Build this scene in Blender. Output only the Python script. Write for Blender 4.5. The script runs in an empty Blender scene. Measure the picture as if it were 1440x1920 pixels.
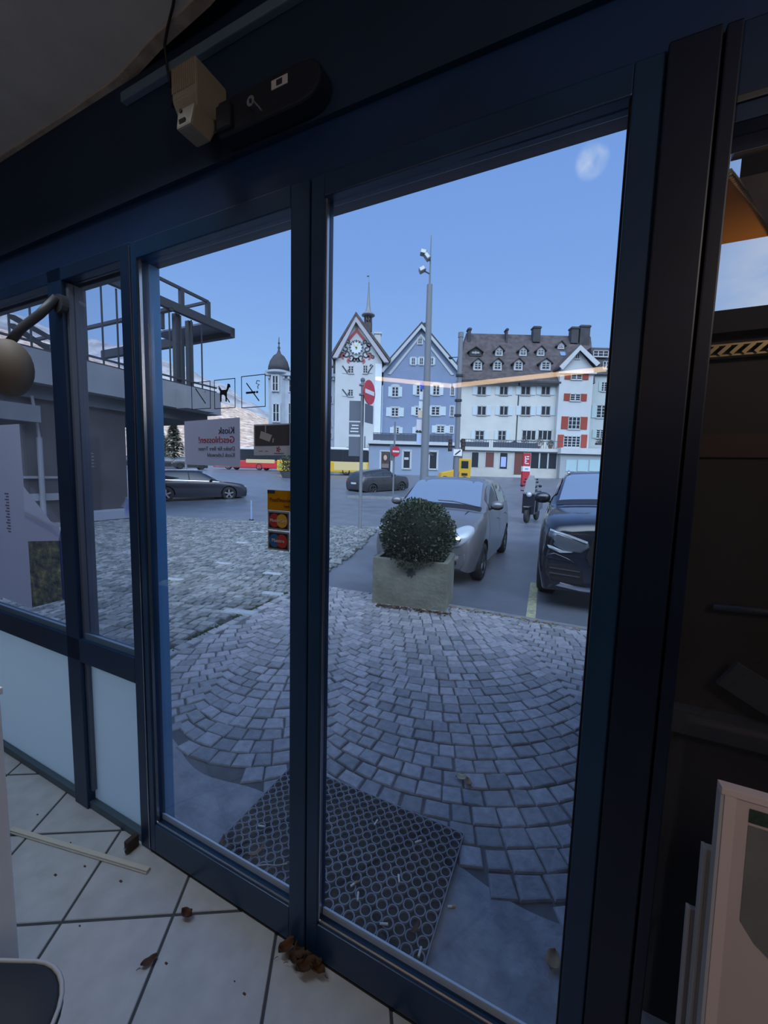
import bpy, bmesh, math, random
from mathutils import Vector, Matrix, noise
from mathutils.bvhtree import BVHTree
PI = math.pi
random.seed(7)
scn = bpy.context.scene
COL = scn.collection

# ------------------------------------------------------------------ camera
FPX = 735.0
PITCH = math.atan(72 / FPX); ROLL = math.radians(1.5); EYE = 1.5
cam = bpy.data.cameras.new('camera'); camo = bpy.data.objects.new('camera', cam); COL.objects.link(camo)
cam.sensor_fit = 'VERTICAL'; cam.sensor_height = 24.0; cam.lens = FPX / 1920 * 24.0
cam.clip_start = 0.02; cam.clip_end = 6000
_f = Vector((0, math.cos(PITCH), -math.sin(PITCH))); _r0 = Vector((1, 0, 0)); _u0 = Vector((0, math.sin(PITCH), math.cos(PITCH)))
_r = _r0 * math.cos(ROLL) + _u0 * math.sin(ROLL); _u = _u0 * math.cos(ROLL) - _r0 * math.sin(ROLL)
camo.matrix_world = Matrix(((_r.x, _u.x, -_f.x, 0), (_r.y, _u.y, -_f.y, 0), (_r.z, _u.z, -_f.z, EYE), (0, 0, 0, 1)))
scn.camera = camo

# ------------------------------------------------------------------ view + sky
scn.view_settings.view_transform = 'Standard'; scn.view_settings.look = 'None'
scn.view_settings.gamma = 1.0; scn.view_settings.use_curve_mapping = False
scn.view_settings.exposure = 0.0
scn.cycles.use_denoising = True
scn.cycles.max_bounces = 10; scn.cycles.transparent_max_bounces = 16
scn.cycles.diffuse_bounces = 5; scn.cycles.glossy_bounces = 4
scn.cycles.sample_clamp_indirect = 6.0

CLOUD = (.3513, .7510, .5592)
def build_world(rear=2.6):
    w = bpy.data.worlds.new('sky'); scn.world = w; w.use_nodes = True
    nt = w.node_tree; N = nt.nodes; L = nt.links; N.clear()
    out = N.new('ShaderNodeOutputWorld'); bg = N.new('ShaderNodeBackground'); L.new(bg.outputs[0], out.inputs[0])
    tc = N.new('ShaderNodeTexCoord'); sep = N.new('ShaderNodeSeparateXYZ'); L.new(tc.outputs['Generated'], sep.inputs[0])
    def math_(op, a, b=None, clamp=False):
        m = N.new('ShaderNodeMath'); m.operation = op; m.use_clamp = clamp
        for k, v in ((0, a), (1, b)):
            if v is None: continue
            if isinstance(v, (int, float)): m.inputs[k].default_value = v
            else: L.new(v, m.inputs[k])
        return m.outputs[0]
    ramp = N.new('ShaderNodeValToRGB'); L.new(sep.outputs[2], ramp.inputs[0])
    e = ramp.color_ramp.elements
    e[0].position = 0.0; e[0].color = (0.43, 0.68, 0.96, 1)
    e[1].position = 1.0; e[1].color = (0.13, 0.28, 0.70, 1)
    for p, c in ((0.18, (0.34, 0.57, 0.96, 1)), (0.42, (0.235, 0.425, 0.87, 1))):
        k = ramp.color_ramp.elements.new(p); k.color = c
    # thin cloud streaks, denser towards the right of the square
    mp = N.new('ShaderNodeMapping'); mp.inputs['Scale'].default_value = (2.0, 2.0, 5.0); L.new(tc.outputs['Generated'], mp.inputs[0])
    nz = N.new('ShaderNodeTexNoise'); nz.inputs['Scale'].default_value = 1.7; nz.inputs['Detail'].default_value = 6; nz.inputs['Roughness'].default_value = .55
    L.new(mp.outputs[0], nz.inputs['Vector'])
    mr = N.new('ShaderNodeMapRange'); mr.interpolation_type = 'SMOOTHSTEP'; L.new(nz.outputs[0], mr.inputs[0])
    mr.inputs[1].default_value = .40; mr.inputs[2].default_value = .68
    az = N.new('ShaderNodeMapRange'); az.interpolation_type = 'SMOOTHSTEP'; L.new(sep.outputs[0], az.inputs[0])
    az.inputs[1].default_value = .50; az.inputs[2].default_value = .72
    cf = math_('MULTIPLY', mr.outputs[0], az.outputs[0])
    # one small lone cloud over the square
    dt = N.new('ShaderNodeVectorMath'); dt.operation = 'DOT_PRODUCT'; L.new(tc.outputs['Generated'], dt.inputs[0]); dt.inputs[1].default_value = CLOUD
    n2 = N.new('ShaderNodeTexNoise'); n2.inputs['Scale'].default_value = 22; n2.inputs['Detail'].default_value = 5; L.new(tc.outputs['Generated'], n2.inputs['Vector'])
    c1 = N.new('ShaderNodeMapRange'); c1.interpolation_type = 'SMOOTHSTEP'; L.new(dt.outputs['Value'], c1.inputs[0]); c1.inputs[1].default_value = .99960; c1.inputs[2].default_value = 1.0
    c2 = N.new('ShaderNodeMapRange'); L.new(n2.outputs[0], c2.inputs[0]); c2.inputs[1].default_value = .38; c2.inputs[2].default_value = .62
    cf = math_('ADD', cf, math_('MULTIPLY', math_('MULTIPLY', c1.outputs[0], c2.outputs[0]), .6), True)
    mx = N.new('ShaderNodeMix'); mx.data_type = 'RGBA'; L.new(cf, mx.inputs['Factor']); L.new(ramp.outputs[0], mx.inputs['A'])
    mx.inputs['B'].default_value = (0.80, 0.86, 0.95, 1)
    # the sky behind the camera is raised brighter and whiter to light the facades
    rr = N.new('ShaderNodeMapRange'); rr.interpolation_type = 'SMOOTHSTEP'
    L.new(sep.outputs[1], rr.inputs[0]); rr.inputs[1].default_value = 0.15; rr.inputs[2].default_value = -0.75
    # dark band added low behind, in place of a mountain, so cars reflect dark
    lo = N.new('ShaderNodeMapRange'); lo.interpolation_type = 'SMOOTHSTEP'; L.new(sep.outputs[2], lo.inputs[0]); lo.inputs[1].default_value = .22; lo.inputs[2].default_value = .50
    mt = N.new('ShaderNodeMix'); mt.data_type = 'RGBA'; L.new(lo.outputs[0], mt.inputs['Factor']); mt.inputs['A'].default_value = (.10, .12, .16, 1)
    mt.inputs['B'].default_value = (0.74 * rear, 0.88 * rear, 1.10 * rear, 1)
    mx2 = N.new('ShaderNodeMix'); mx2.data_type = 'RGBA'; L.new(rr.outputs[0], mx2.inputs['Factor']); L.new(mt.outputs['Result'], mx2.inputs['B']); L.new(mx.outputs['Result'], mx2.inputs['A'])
    L.new(mx2.outputs['Result'], bg.inputs[0]); bg.inputs[1].default_value = 1.0
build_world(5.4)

# door plane: s runs to the right along the glass front, t outwards, z up
TH = math.radians(-25.158); BX, BY = -0.2008, 1.1032
US = (math.cos(TH), math.sin(TH)); UT = (-math.sin(TH), math.cos(TH))
def W(s, t, z=0.0):
    return Vector((BX + US[0] * s + UT[0] * t, BY + US[1] * s + UT[1] * t, z))

def area_light(name, loc, target, sx, sy, power, color):
    l = bpy.data.lights.new(name, 'AREA'); l.shape = 'RECTANGLE'; l.size = sx; l.size_y = sy; l.energy = power; l.color = color
    o = bpy.data.objects.new(name, l); COL.objects.link(o); o.location = loc
    o.rotation_euler = (Vector(target) - Vector(loc)).to_track_quat('-Z', 'Y').to_euler()
    return o
# unseen fill light added above the entrance to brighten the floor
_l = bpy.data.lights.new('floor_fill_light', 'AREA'); _l.shape = 'RECTANGLE'; _l.size = 1.7; _l.size_y = .10; _l.energy = 5.5; _l.color = (.76, .88, 1.0); _l.spread = math.radians(95)
_o = bpy.data.objects.new('floor_fill_light', _l); COL.objects.link(_o); _o.location = W(-1.25, -.36, 2.735); _o.rotation_euler = (0, 0, TH)
# second unseen fill, added behind the camera and aimed at the leaning boards
area_light('board_fill_light', W(1.95, -1.55, 2.6), W(1.2, -.16, .7), .35, .35, 7, (1.0, .86, .80))
# ------------------------------------------------------------------ materials
MATS = {}
def nodes_of(m):
    return m.node_tree.nodes, m.node_tree.links
def pm(name, col, rough=.6, metal=0.0, var=0.0, scale=8.0, bump=0.0, bscale=None, spec=.5, coat=0.0, emit=None, estr=0.0, alt=None, obj=True):
    """principled material with noise variation (towards alt, else darker/lighter) and bump"""
    if name in MATS: return MATS[name]
    m = bpy.data.materials.new(name); m.use_nodes = True; MATS[name] = m
    N, L = nodes_of(m); b = N['Principled BSDF']
    b.inputs['Base Color'].default_value = (*col, 1); b.inputs['Roughness'].default_value = rough; b.inputs['Metallic'].default_value = metal
    b.inputs['Specular IOR Level'].default_value = spec; b.inputs['Coat Weight'].default_value = coat; b.inputs['Coat Roughness'].default_value = .05
    if emit: b.inputs['Emission Color'].default_value = (*emit, 1); b.inputs['Emission Strength'].default_value = estr
    if var or bump:
        tc = N.new('ShaderNodeTexCoord'); nz = N.new('ShaderNodeTexNoise'); nz.inputs['Scale'].default_value = scale
        nz.inputs['Detail'].default_value = 6; nz.inputs['Roughness'].default_value = .6
        L.new(tc.outputs['Object'], nz.inputs['Vector'])
    if var:
        mx = N.new('ShaderNodeMix'); mx.data_type = 'RGBA'
        a2 = alt if alt else tuple(max(0, c * (1 - var)) for c in col)
        b2 = col if alt else tuple(min(1, c * (1 + var)) for c in col)
        mx.inputs['A'].default_value = (*a2, 1); mx.inputs['B'].default_value = (*b2, 1)
        mr = N.new('ShaderNodeMapRange'); mr.inputs[1].default_value = .3; mr.inputs[2].default_value = .7
        L.new(nz.outputs[0], mr.inputs[0]); L.new(mr.outputs[0], mx.inputs['Factor']); L.new(mx.outputs['Result'], b.inputs['Base Color'])
    if bump:
        if bscale:
            nz = N.new('ShaderNodeTexNoise'); nz.inputs['Scale'].default_value = bscale; nz.inputs['Detail'].default_value = 4
            L.new(tc.outputs['Object'], nz.inputs['Vector'])
        bp = N.new('ShaderNodeBump'); bp.inputs['Strength'].default_value = bump; bp.inputs['Distance'].default_value = .02
        L.new(nz.outputs[0], bp.inputs['Height']); L.new(bp.outputs[0], b.inputs['Normal'])
    return m
def glass_mat(name, tint=(.93, .96, .98), refl=.5, rough=0.0, haze=0.0):
    """thin pane: straight-through light plus a fresnel reflection, and a little haze"""
    if name in MATS: return MATS[name]
    m = bpy.data.materials.new(name); m.use_nodes = True; MATS[name] = m
    N, L = nodes_of(m); N.remove(N['Principled BSDF']); out = N['Material Output']
    tr = N.new('ShaderNodeBsdfTransparent'); tr.inputs[0].default_value = (*tint, 1)
    gl = N.new('ShaderNodeBsdfGlossy'); gl.inputs['Roughness'].default_value = rough; gl.inputs[0].default_value = (1, 1, 1, 1)
    # Schlick reflectance from the facing angle, the same from both sides of the pane
    fr = N.new('ShaderNodeLayerWeight'); fr.inputs[0].default_value = .5
    pw = N.new('ShaderNodeMath'); pw.operation = 'POWER'; pw.inputs[1].default_value = 5.0; L.new(fr.outputs['Facing'], pw.inputs[0])
    ma = N.new('ShaderNodeMath'); ma.operation = 'MULTIPLY_ADD'; ma.inputs[1].default_value = .95; ma.inputs[2].default_value = .04; L.new(pw.outputs[0], ma.inputs[0])
    mul = N.new('ShaderNodeMath'); mul.operation = 'MULTIPLY'; mul.inputs[1].default_value = refl; L.new(ma.outputs[0], mul.inputs[0])
    mx = N.new('ShaderNodeMixShader'); L.new(mul.outputs[0], mx.inputs[0]); L.new(tr.outputs[0], mx.inputs[1]); L.new(gl.outputs[0], mx.inputs[2])
    last = mx
    if haze:
        df = N.new('ShaderNodeBsdfDiffuse'); df.inputs[0].default_value = (.8, .85, .9, 1)
        tl = N.new('ShaderNodeBsdfTranslucent'); tl.inputs[0].default_value = (.8, .85, .9, 1)
        ad = N.new('ShaderNodeAddShader'); L.new(df.outputs[0], ad.inputs[0]); L.new(tl.outputs[0], ad.inputs[1])
        tc = N.new('ShaderNodeTexCoord'); nz = N.new('ShaderNodeTexNoise'); nz.inputs['Scale'].default_value = 3.0; nz.inputs['Detail'].default_value = 5
        L.new(tc.outputs['Object'], nz.inputs['Vector'])
        mr = N.new('ShaderNodeMapRange'); mr.inputs[1].default_value = .35; mr.inputs[2].default_value = .75; mr.inputs[3].default_value = haze * .35; mr.inputs[4].default_value = haze * 1.6
        L.new(nz.outputs[0], mr.inputs[0])
        m2 = N.new('ShaderNodeMixShader'); L.new(mr.outputs[0], m2.inputs[0]); L.new(mx.outputs[0], m2.inputs[1]); L.new(ad.outputs[0], m2.inputs[2]); last = m2
    L.new(last.outputs[0], out.inputs[0])
    return m
def frosted_mat(name, col):
    if name in MATS: return MATS[name]
    m = bpy.data.materials.new(name); m.use_nodes = True; MATS[name] = m
    N, L = nodes_of(m); N.remove(N['Principled BSDF']); out = N['Material Output']
    df = N.new('ShaderNodeBsdfDiffuse'); df.inputs[0].default_value = (*col, 1)
    tl = N.new('ShaderNodeBsdfTranslucent'); tl.inputs[0].default_value = (*col, 1)
    mx = N.new('ShaderNodeMixShader'); mx.inputs[0].default_value = .90; L.new(df.outputs[0], mx.inputs[1]); L.new(tl.outputs[0], mx.inputs[2])
    L.new(mx.outputs[0], out.inputs[0]); return m

# ------------------------------------------------------------------ mesh builder
class MB:
    def __init__(s): s.v = []; s.f = []; s.m = []
    def quad(s, *p, m=0):
        b = len(s.v); s.v += [tuple(q) for q in p]; s.f.append(tuple(range(b, b + len(p)))); s.m.append(m); return s
    def hexa(s, c, m=0):
        b = len(s.v); s.v += [tuple(q) for q in c]
        for f in ((0, 3, 2, 1), (4, 5, 6, 7), (0, 1, 5, 4), (1, 2, 6, 5), (2, 3, 7, 6), (3, 0, 4, 7)):
            s.f.append(tuple(b + i for i in f)); s.m.append(m)
        return s
    def box(s, x0, x1, y0, y1, z0, z1, m=0):
        return s.hexa([(x0, y0, z0), (x1, y0, z0), (x1, y1, z0), (x0, y1, z0), (x0, y0, z1), (x1, y0, z1), (x1, y1, z1), (x0, y1, z1)], m)
    def rbox(s, c, size, rot, m=0):
        hx, hy, hz = (k / 2 for k in size)
        pts = [(-hx, -hy, -hz), (hx, -hy, -hz), (hx, hy, -hz), (-hx, hy, -hz), (-hx, -hy, hz), (hx, -hy, hz), (hx, hy, hz), (-hx, hy, hz)]
        return s.hexa([Vector(c) + rot @ Vector(p) for p in pts], m)
    def beam(s, p0, p1, w, h, m=0, up=(0, 0, 1)):
        p0 = Vector(p0); p1 = Vector(p1); d = (p1 - p0).normalized(); u = Vector(up)
        if abs(d.dot(u)) > .99: u = Vector((0, 1, 0))
        a = d.cross(u).normalized() * w / 2; b = a.cross(d).normalized() * h / 2
        return s.hexa([p0 - a - b, p0 + a - b, p0 + a + b, p0 - a + b, p1 - a - b, p1 + a - b, p1 + a + b, p1 - a + b], m)
    def prism(s, pts, axis, a, b, m=0):
        """polygon pts extruded along axis 'x','y','z' from a to b"""
        def P(p, h): return {'x': (h, p[0], p[1]), 'y': (p[0], h, p[1]), 'z': (p[0], p[1], h)}[axis]
        n = len(pts); k = len(s.v); s.v += [P(p, a) for p in pts] + [P(p, b) for p in pts]
        s.f.append(tuple(range(k, k + n))); s.f.append(tuple(range(k + 2 * n - 1, k + n - 1, -1))); s.m += [m, m]
        for i in range(n):
            j = (i + 1) % n; s.f.append((k + i, k + n + i, k + n + j, k + j)); s.m.append(m)
        return s
    def cyl(s, p0, p1, r0, r1=None, n=16, m=0, caps=True):
        p0 = Vector(p0); p1 = Vector(p1); r1 = r0 if r1 is None else r1
        d = (p1 - p0).normalized(); u = Vector((0, 0, 1)) if abs(d.z) < .95 else Vector((1, 0, 0))
        a = d.cross(u).normalized(); b = d.cross(a); k = len(s.v)
        for i in range(n):
            t = 2 * PI * i / n; s.v.append(tuple(p0 + (a * math.cos(t) + b * math.sin(t)) * r0))
        for i in range(n):
            t = 2 * PI * i / n; s.v.append(tuple(p1 + (a * math.cos(t) + b * math.sin(t)) * r1))
        for i in range(n):
            j = (i + 1) % n; s.f.append((k + i, k + j, k + n + j, k + n + i)); s.m.append(m)
        if caps: s.f.append(tuple(range(k + n - 1, k - 1, -1))); s.f.append(tuple(range(k + n, k + 2 * n))); s.m += [m, m]
        return s
    def tube(s, pts, r, n=8, m=0):
        P = [Vector(p) for p in pts]; k = len(s.v); prev = None
        for i, p in enumerate(P):
            d = (P[min(i + 1, len(P) - 1)] - P[max(i - 1, 0)]).normalized()
            if prev is None:
                u = Vector((0, 0, 1)) if abs(d.z) < .95 else Vector((1, 0, 0)); a = d.cross(u).normalized()
            else: a = (prev - d * prev.dot(d)).normalized()
            prev = a; b = d.cross(a); rr = r[i] if isinstance(r, (list, tuple)) else r
            for j in range(n):
                t = 2 * PI * j / n; s.v.append(tuple(p + (a * math.cos(t) + b * math.sin(t)) * rr))
        for i in range(len(P) - 1):
            for j in range(n):
                q = (j + 1) % n; s.f.append((k + i * n + j, k + i * n + q, k + (i + 1) * n + q, k + (i + 1) * n + j)); s.m.append(m)
        s.f.append(tuple(range(k + n - 1, k - 1, -1))); e = k + (len(P) - 1) * n; s.f.append(tuple(range(e, e + n))); s.m += [m, m]
        return s
    def lathe(s, prof, c=(0, 0, 0), n=24, m=0, axis='z', caps=True):
        k = len(s.v)
        for r, h in prof:
            for i in range(n):
                t = 2 * PI * i / n; x, y = r * math.cos(t), r * math.sin(t)
                p = {'z': (x, y, h), 'x': (h, x, y), 'y': (x, h, y)}[axis]
                s.v.append((c[0] + p[0], c[1] + p[1], c[2] + p[2]))
        for q in range(len(prof) - 1):
            for i in range(n):
                j = (i + 1) % n; s.f.append((k + q * n + i, k + q * n + j, k + (q + 1) * n + j, k + (q + 1) * n + i)); s.m.append(m)
        if not caps: return s
        if prof[0][0] > 1e-5: s.f.append(tuple(range(k + n - 1, k - 1, -1))); s.m.append(m)
        e = k + (len(prof) - 1) * n
        if prof[-1][0] > 1e-5: s.f.append(tuple(range(e, e + n))); s.m.append(m)
        return s
    def sphere(s, c, r, n=16, m=0, sc=(1, 1, 1)):
        c = Vector(c); k = len(s.v); h = n // 2
        for i in range(h + 1):
            a = PI * i / h
            for j in range(n):
                b = 2 * PI * j / n
                s.v.append((c.x + r * sc[0] * math.sin(a) * math.cos(b), c.y + r * sc[1] * math.sin(a) * math.sin(b), c.z + r * sc[2] * math.cos(a)))
        for i in range(h):
            for j in range(n):
                q = (j + 1) % n; s.f.append((k + i * n + j, k + (i + 1) * n + j, k + (i + 1) * n + q, k + i * n + q)); s.m.append(m)
        return s
    def mesh(s, name, mats, smooth=False, bevel=0.0):
        me = bpy.data.meshes.new(name); me.from_pydata(s.v, [], s.f); me.validate(clean_customdata=False)
        mats = mats if isinstance(mats, (list, tuple)) else [mats]
        for x in mats: me.materials.append(x)
        if len(me.polygons) == len(s.m):
            for p, i in zip(me.polygons, s.m): p.material_index = i
        bm = bmesh.new(); bm.from_mesh(me); bmesh.ops.remove_doubles(bm, verts=bm.verts, dist=1e-6)
        bmesh.ops.recalc_face_normals(bm, faces=bm.faces)
        if bevel:
            es = [e for e in bm.edges if len(e.link_faces) == 2 and e.calc_face_angle(0) > .5]
            bmesh.ops.bevel(bm, geom=es, offset=bevel, segments=2, profile=.6, affect='EDGES', clamp_overlap=True)
        bm.to_mesh(me); bm.free()
        if smooth:
            for p in me.polygons: p.use_smooth = True
        return me
    def build(s, name, mats, parent=None, smooth=False, bevel=0.0, loc=None, rotz=0.0, autosmooth=None):
        me = s.mesh(name, mats, smooth, bevel)
        if autosmooth: me.set_sharp_from_angle(angle=autosmooth)
        o = bpy.data.objects.new(name, me); COL.objects.link(o)
        if parent: o.parent = parent
        if loc is not None: o.location = loc
        o.rotation_euler.z = rotz
        return o

def tag(o, label=None, cat=None, group=None, kind=None):
    if label: o['label'] = label
    if cat: o['category'] = cat
    if group: o['group'] = group
    if kind: o['kind'] = kind
    return o
def empty(name, loc=(0, 0, 0), rz=0.0, label=None, cat=None, group=None, kind=None):
    o = bpy.data.objects.new(name, None); COL.objects.link(o); o.location = loc; o.rotation_euler.z = rz; o.empty_display_size = .1
    return tag(o, label, cat, group, kind)
def wthing(name, s, t, z, label, cat, group=None, rot=0.0, kind=None):
    return empty(name, W(s, t, z), TH + rot, label, cat, group, kind)
def wmesh(mb, name, mats, kind=None, label=None, cat=None, group=None, **kw):
    """one mesh in (s,t,z) coordinates"""
    o = mb.build(name, mats, loc=W(0, 0, 0), rotz=TH, **kw); return tag(o, label, cat, group, kind)
def copy_tree(o, parent=None):
    c = o.copy(); COL.objects.link(c); c.parent = parent
    for ch in list(o.children): copy_tree(ch, c)
    return c
def text_mb(txt, size, mirror=False, depth=.0006, align='LEFT', extrude=True):
    """letters lying in the local x-z plane facing -y, origin at baseline left; returns MB"""
    cu = bpy.data.curves.new('letters', 'FONT'); cu.body = txt; cu.size = size; cu.align_x = align; cu.extrude = depth; cu.resolution_u = 3
    o = bpy.data.objects.new('letters', cu); COL.objects.link(o)
    dg = bpy.context.evaluated_depsgraph_get(); ev = o.evaluated_get(dg); me = ev.to_mesh()
    mb = MB(); sx = -1 if mirror else 1
    mb.v = [(sx * v.co.x, -v.co.z, v.co.y) for v in me.vertices]; mb.f = [tuple(p.vertices) for p in me.polygons]; mb.m = [0] * len(mb.f)
    ev.to_mesh_clear(); bpy.data.objects.remove(o); bpy.data.curves.remove(cu)
    return mb
def text_part(txt, size, mat, parent, x, y, z, mirror=False, align='LEFT', name='lettering', depth=.0006):
    return text_mb(txt, size, mirror, depth, align).build(name, mat, parent, loc=(x, y, z))
# ------------------------------------------------------------------ materials of the front
navy = pm('navy_paint', (.006, .026, .075), rough=.38, var=.25, scale=3)
blue = pm('jamb_paint_skylit', (.08, .30, .62), rough=.35, var=.15, scale=2)  # frame blue lightened: skylight on the outer jamb is in the colour
fascia_m = pm('blue_fascia_board', (.008, .028, .075), rough=.6, var=.2, scale=2)
band_m = pm('fascia_paint_lit', (.010, .040, .130), rough=.42, var=.2, scale=2)  # same paint as the fascia, lightened for the light it catches
ledge_m = pm('pale_blue_ledge', (.12, .20, .29), rough=.5)
bead_m = pm('bright_glazing_bead', (.50, .52, .56), rough=.25, metal=1.0)
gasket = pm('black_rubber', (.01, .01, .012), rough=.6)
clear = glass_mat('clear_glass', haze=.006, refl=.8)
clear_side = glass_mat('clear_side_glass', tint=(.80, .84, .90), haze=.02, refl=.8)
frost = frosted_mat('frosted_glass', (.93, .96, .90))
ceil_m = pm('grey_plaster_ceiling', (.62, .59, .56), rough=.9, var=.12, scale=3, bump=.1)
wall_m = pm('dim_plaster_wall', (.32, .31, .30), rough=.9, var=.1, scale=2)
tile_m = None
def rnd_island(name, c0, c1, rough=.5, rv=.12, scale=20, bump=.25, bscale=60, spec=.5, extra=None):
    m = bpy.data.materials.new(name); m.use_nodes = True; N, L = nodes_of(m); b = N['Principled BSDF']
    g = N.new('ShaderNodeNewGeometry'); tc = N.new('ShaderNodeTexCoord')
    mx = N.new('ShaderNodeMix'); mx.data_type = 'RGBA'; mx.inputs['A'].default_value = (*c0, 1); mx.inputs['B'].default_value = (*c1, 1)
    L.new(g.outputs['Random Per Island'], mx.inputs['Factor'])
    nz = N.new('ShaderNodeTexNoise'); nz.inputs['Scale'].default_value = scale; nz.inputs['Detail'].default_value = 6; L.new(tc.outputs['Object'], nz.inputs['Vector'])
    mr = N.new('ShaderNodeMapRange'); mr.inputs[1].default_value = .3; mr.inputs[2].default_value = .7; mr.inputs[3].default_value = 1 - rv * 2; mr.inputs[4].default_value = 1 + rv * 2
    L.new(nz.outputs[0], mr.inputs[0])
    vm = N.new('ShaderNodeVectorMath'); vm.operation = 'SCALE'; L.new(mx.outputs['Result'], vm.inputs[0]); L.new(mr.outputs[0], vm.inputs['Scale'])
    L.new(vm.outputs[0], b.inputs['Base Color'])
    n3 = N.new('ShaderNodeTexNoise'); n3.inputs['Scale'].default_value = 1.3; n3.inputs['Detail'].default_value = 4; L.new(tc.outputs['Object'], n3.inputs['Vector'])
    mr3 = N.new('ShaderNodeMapRange'); mr3.inputs[1].default_value = .35; mr3.inputs[2].default_value = .65; mr3.inputs[3].default_value = rough - .14; mr3.inputs[4].default_value = rough + .14
    L.new(n3.outputs[0], mr3.inputs[0]); L.new(mr3.outputs[0], b.inputs['Roughness'])
    n2 = N.new('ShaderNodeTexNoise'); n2.inputs['Scale'].default_value = bscale; n2.inputs['Detail'].default_value = 4; L.new(tc.outputs['Object'], n2.inputs['Vector'])
    bp = N.new('ShaderNodeBump'); bp.inputs['Strength'].default_value = bump; bp.inputs['Distance'].default_value = .01
    L.new(n2.outputs[0], bp.inputs['Height']); L.new(bp.outputs[0], b.inputs['Normal']); b.inputs['Specular IOR Level'].default_value = spec
    MATS[name] = m; return m
stone_m = rnd_island('porphyry_setts', (.215, .22, .235), (.38, .37, .395), rough=.46, rv=.10, scale=25, bump=.35, bscale=70)
rough_m = rnd_island('old_setts', (.09, .10, .10), (.25, .26, .26), rough=.44, rv=.16, scale=18, bump=.5, bscale=40)
joint_m = pm('sett_joints', (.060, .062, .070), rough=.85, var=.5, scale=4, alt=(.16, .16, .175))
asphalt_m = pm('asphalt', (.115, .125, .15), rough=.36, var=.25, scale=1.1, bump=.35, bscale=90)
conc_m = pm('worn_concrete', (.36, .37, .39), rough=.55, var=.45, scale=7, alt=(.16, .165, .19), bump=.4, bscale=30)
kerb_m = pm('kerb_stone', (.20, .21, .22), rough=.7, var=.25, scale=9, bump=.2)

# ------------------------------------------------------------------ ground
def tz(y):
    P = [(0, 0), (18.5, 0), (24, .33), (32, .75), (50, 1.35), (58, 1.55), (75, 2.0), (150, 6.0)]
    if y <= 0: return 0.0
    for (a, za), (b, zb) in zip(P, P[1:]):
        if y <= b: return za + (zb - za) * (y - a) / (b - a)
    return 6.0
ys = [-.5, 0, 1, 2, 3, 4, 5, 6, 8, 10, 14, 18.5, 21, 24, 28, 32, 41, 50, 58, 75, 110, 150]
xs = [-90, -60, -40, -25, -15, -8, -4, -2, 0, 2, 4, 8, 15, 25, 40, 70]
def gz(x, y):
    # nothing of the street lies under the shop itself
    return tz(y) - .035
g = MB()
for i in range(len(xs) - 1):
    for j in range(len(ys) - 1):
        x0, x1, y0, y1 = xs[i], xs[i + 1], ys[j], ys[j + 1]
        g.quad((x0, y0, gz(x0, y0)), (x1, y0, gz(x1, y0)), (x1, y1, gz(x1, y1)), (x0, y1, gz(x0, y1)))
o = g.build('ground_street', asphalt_m, smooth=False); 
bm = bmesh.new(); bm.from_mesh(o.data)
n = Vector((UT[0], UT[1], 0)); bmesh.ops.bisect_plane(bm, geom=bm.verts[:] + bm.edges[:] + bm.faces[:], plane_co=W(0, .03), plane_no=n, clear_inner=True)
bm.to_mesh(o.data); bm.free(); tag(o, kind='structure', label='blue grey asphalt of the wide street and parking bays')
# the asphalt surface near the shop lies a little below the setts, so give it its own layer up to the parking bays
def in_poly(p, poly):
    x, y = p; c = False
    for i in range(len(poly)):
        x1, y1 = poly[i]; x2, y2 = poly[i - 1]
        if (y1 > y) != (y2 > y) and x < (x2 - x1) * (y - y1) / (y2 - y1) + x1: c = not c
    return c
# fan-laid setts in front of the door
FAN = [(-2.14, .42), (-2.14, 1.15), (-2.34, 3.28), (3.0, 3.40), (3.0, .44)]
wmesh(MB().prism([(-2.22, .05), (-2.22, 1.15), (-2.40, 3.36), (3.0, 3.46), (3.0, .05)], 'z', -.06, -.010), 'ground_bedding', joint_m, kind='structure')
def slab_edge(s): return .42 + .05 * math.sin(3.1 * s + .5) + .03 * math.sin(8.3 * s)
def stone(mb, q, z, rnd, ch=.006, h=.03):
    """one sett: four ground corners q (counter-clockwise), top height z"""
    c = [sum(p[0] for p in q) / 4, sum(p[1] for p in q) / 4]
    t = [(p[0] + (c[0] - p[0]) * .09, p[1] + (c[1] - p[1]) * .09) for p in q]
    t2 = [(p[0] + (c[0] - p[0]) * .22, p[1] + (c[1] - p[1]) * .22) for p in q]
    dz = [rnd.uniform(-.0025, .0025) for _ in q]
    b = len(mb.v)
    mb.v += [(p[0], p[1], z - h) for p in q] + [(p[0], p[1], z - ch + d) for p, d in zip(q, dz)] + [(p[0], p[1], z + d) for p, d in zip(t, dz)] + [(p[0], p[1], z + d + .0015) for p, d in zip(t2, dz)]
    for k in range(3):
        for i in range(4):
            j = (i + 1) % 4; mb.f.append((b + 4 * k + i, b + 4 * k + j, b + 4 * k + 4 + j, b + 4 * k + 4 + i)); mb.m.append(0)
    mb.f.append((b + 12, b + 13, b + 14, b + 15)); mb.m.append(0)
rnd = random.Random(3)
fan = MB(); STEP = .100
def to_st(x, y): return [(x - BX) * US[0] + (y - BY) * US[1], (x - BX) * UT[0] + (y - BY) * UT[1]]
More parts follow.
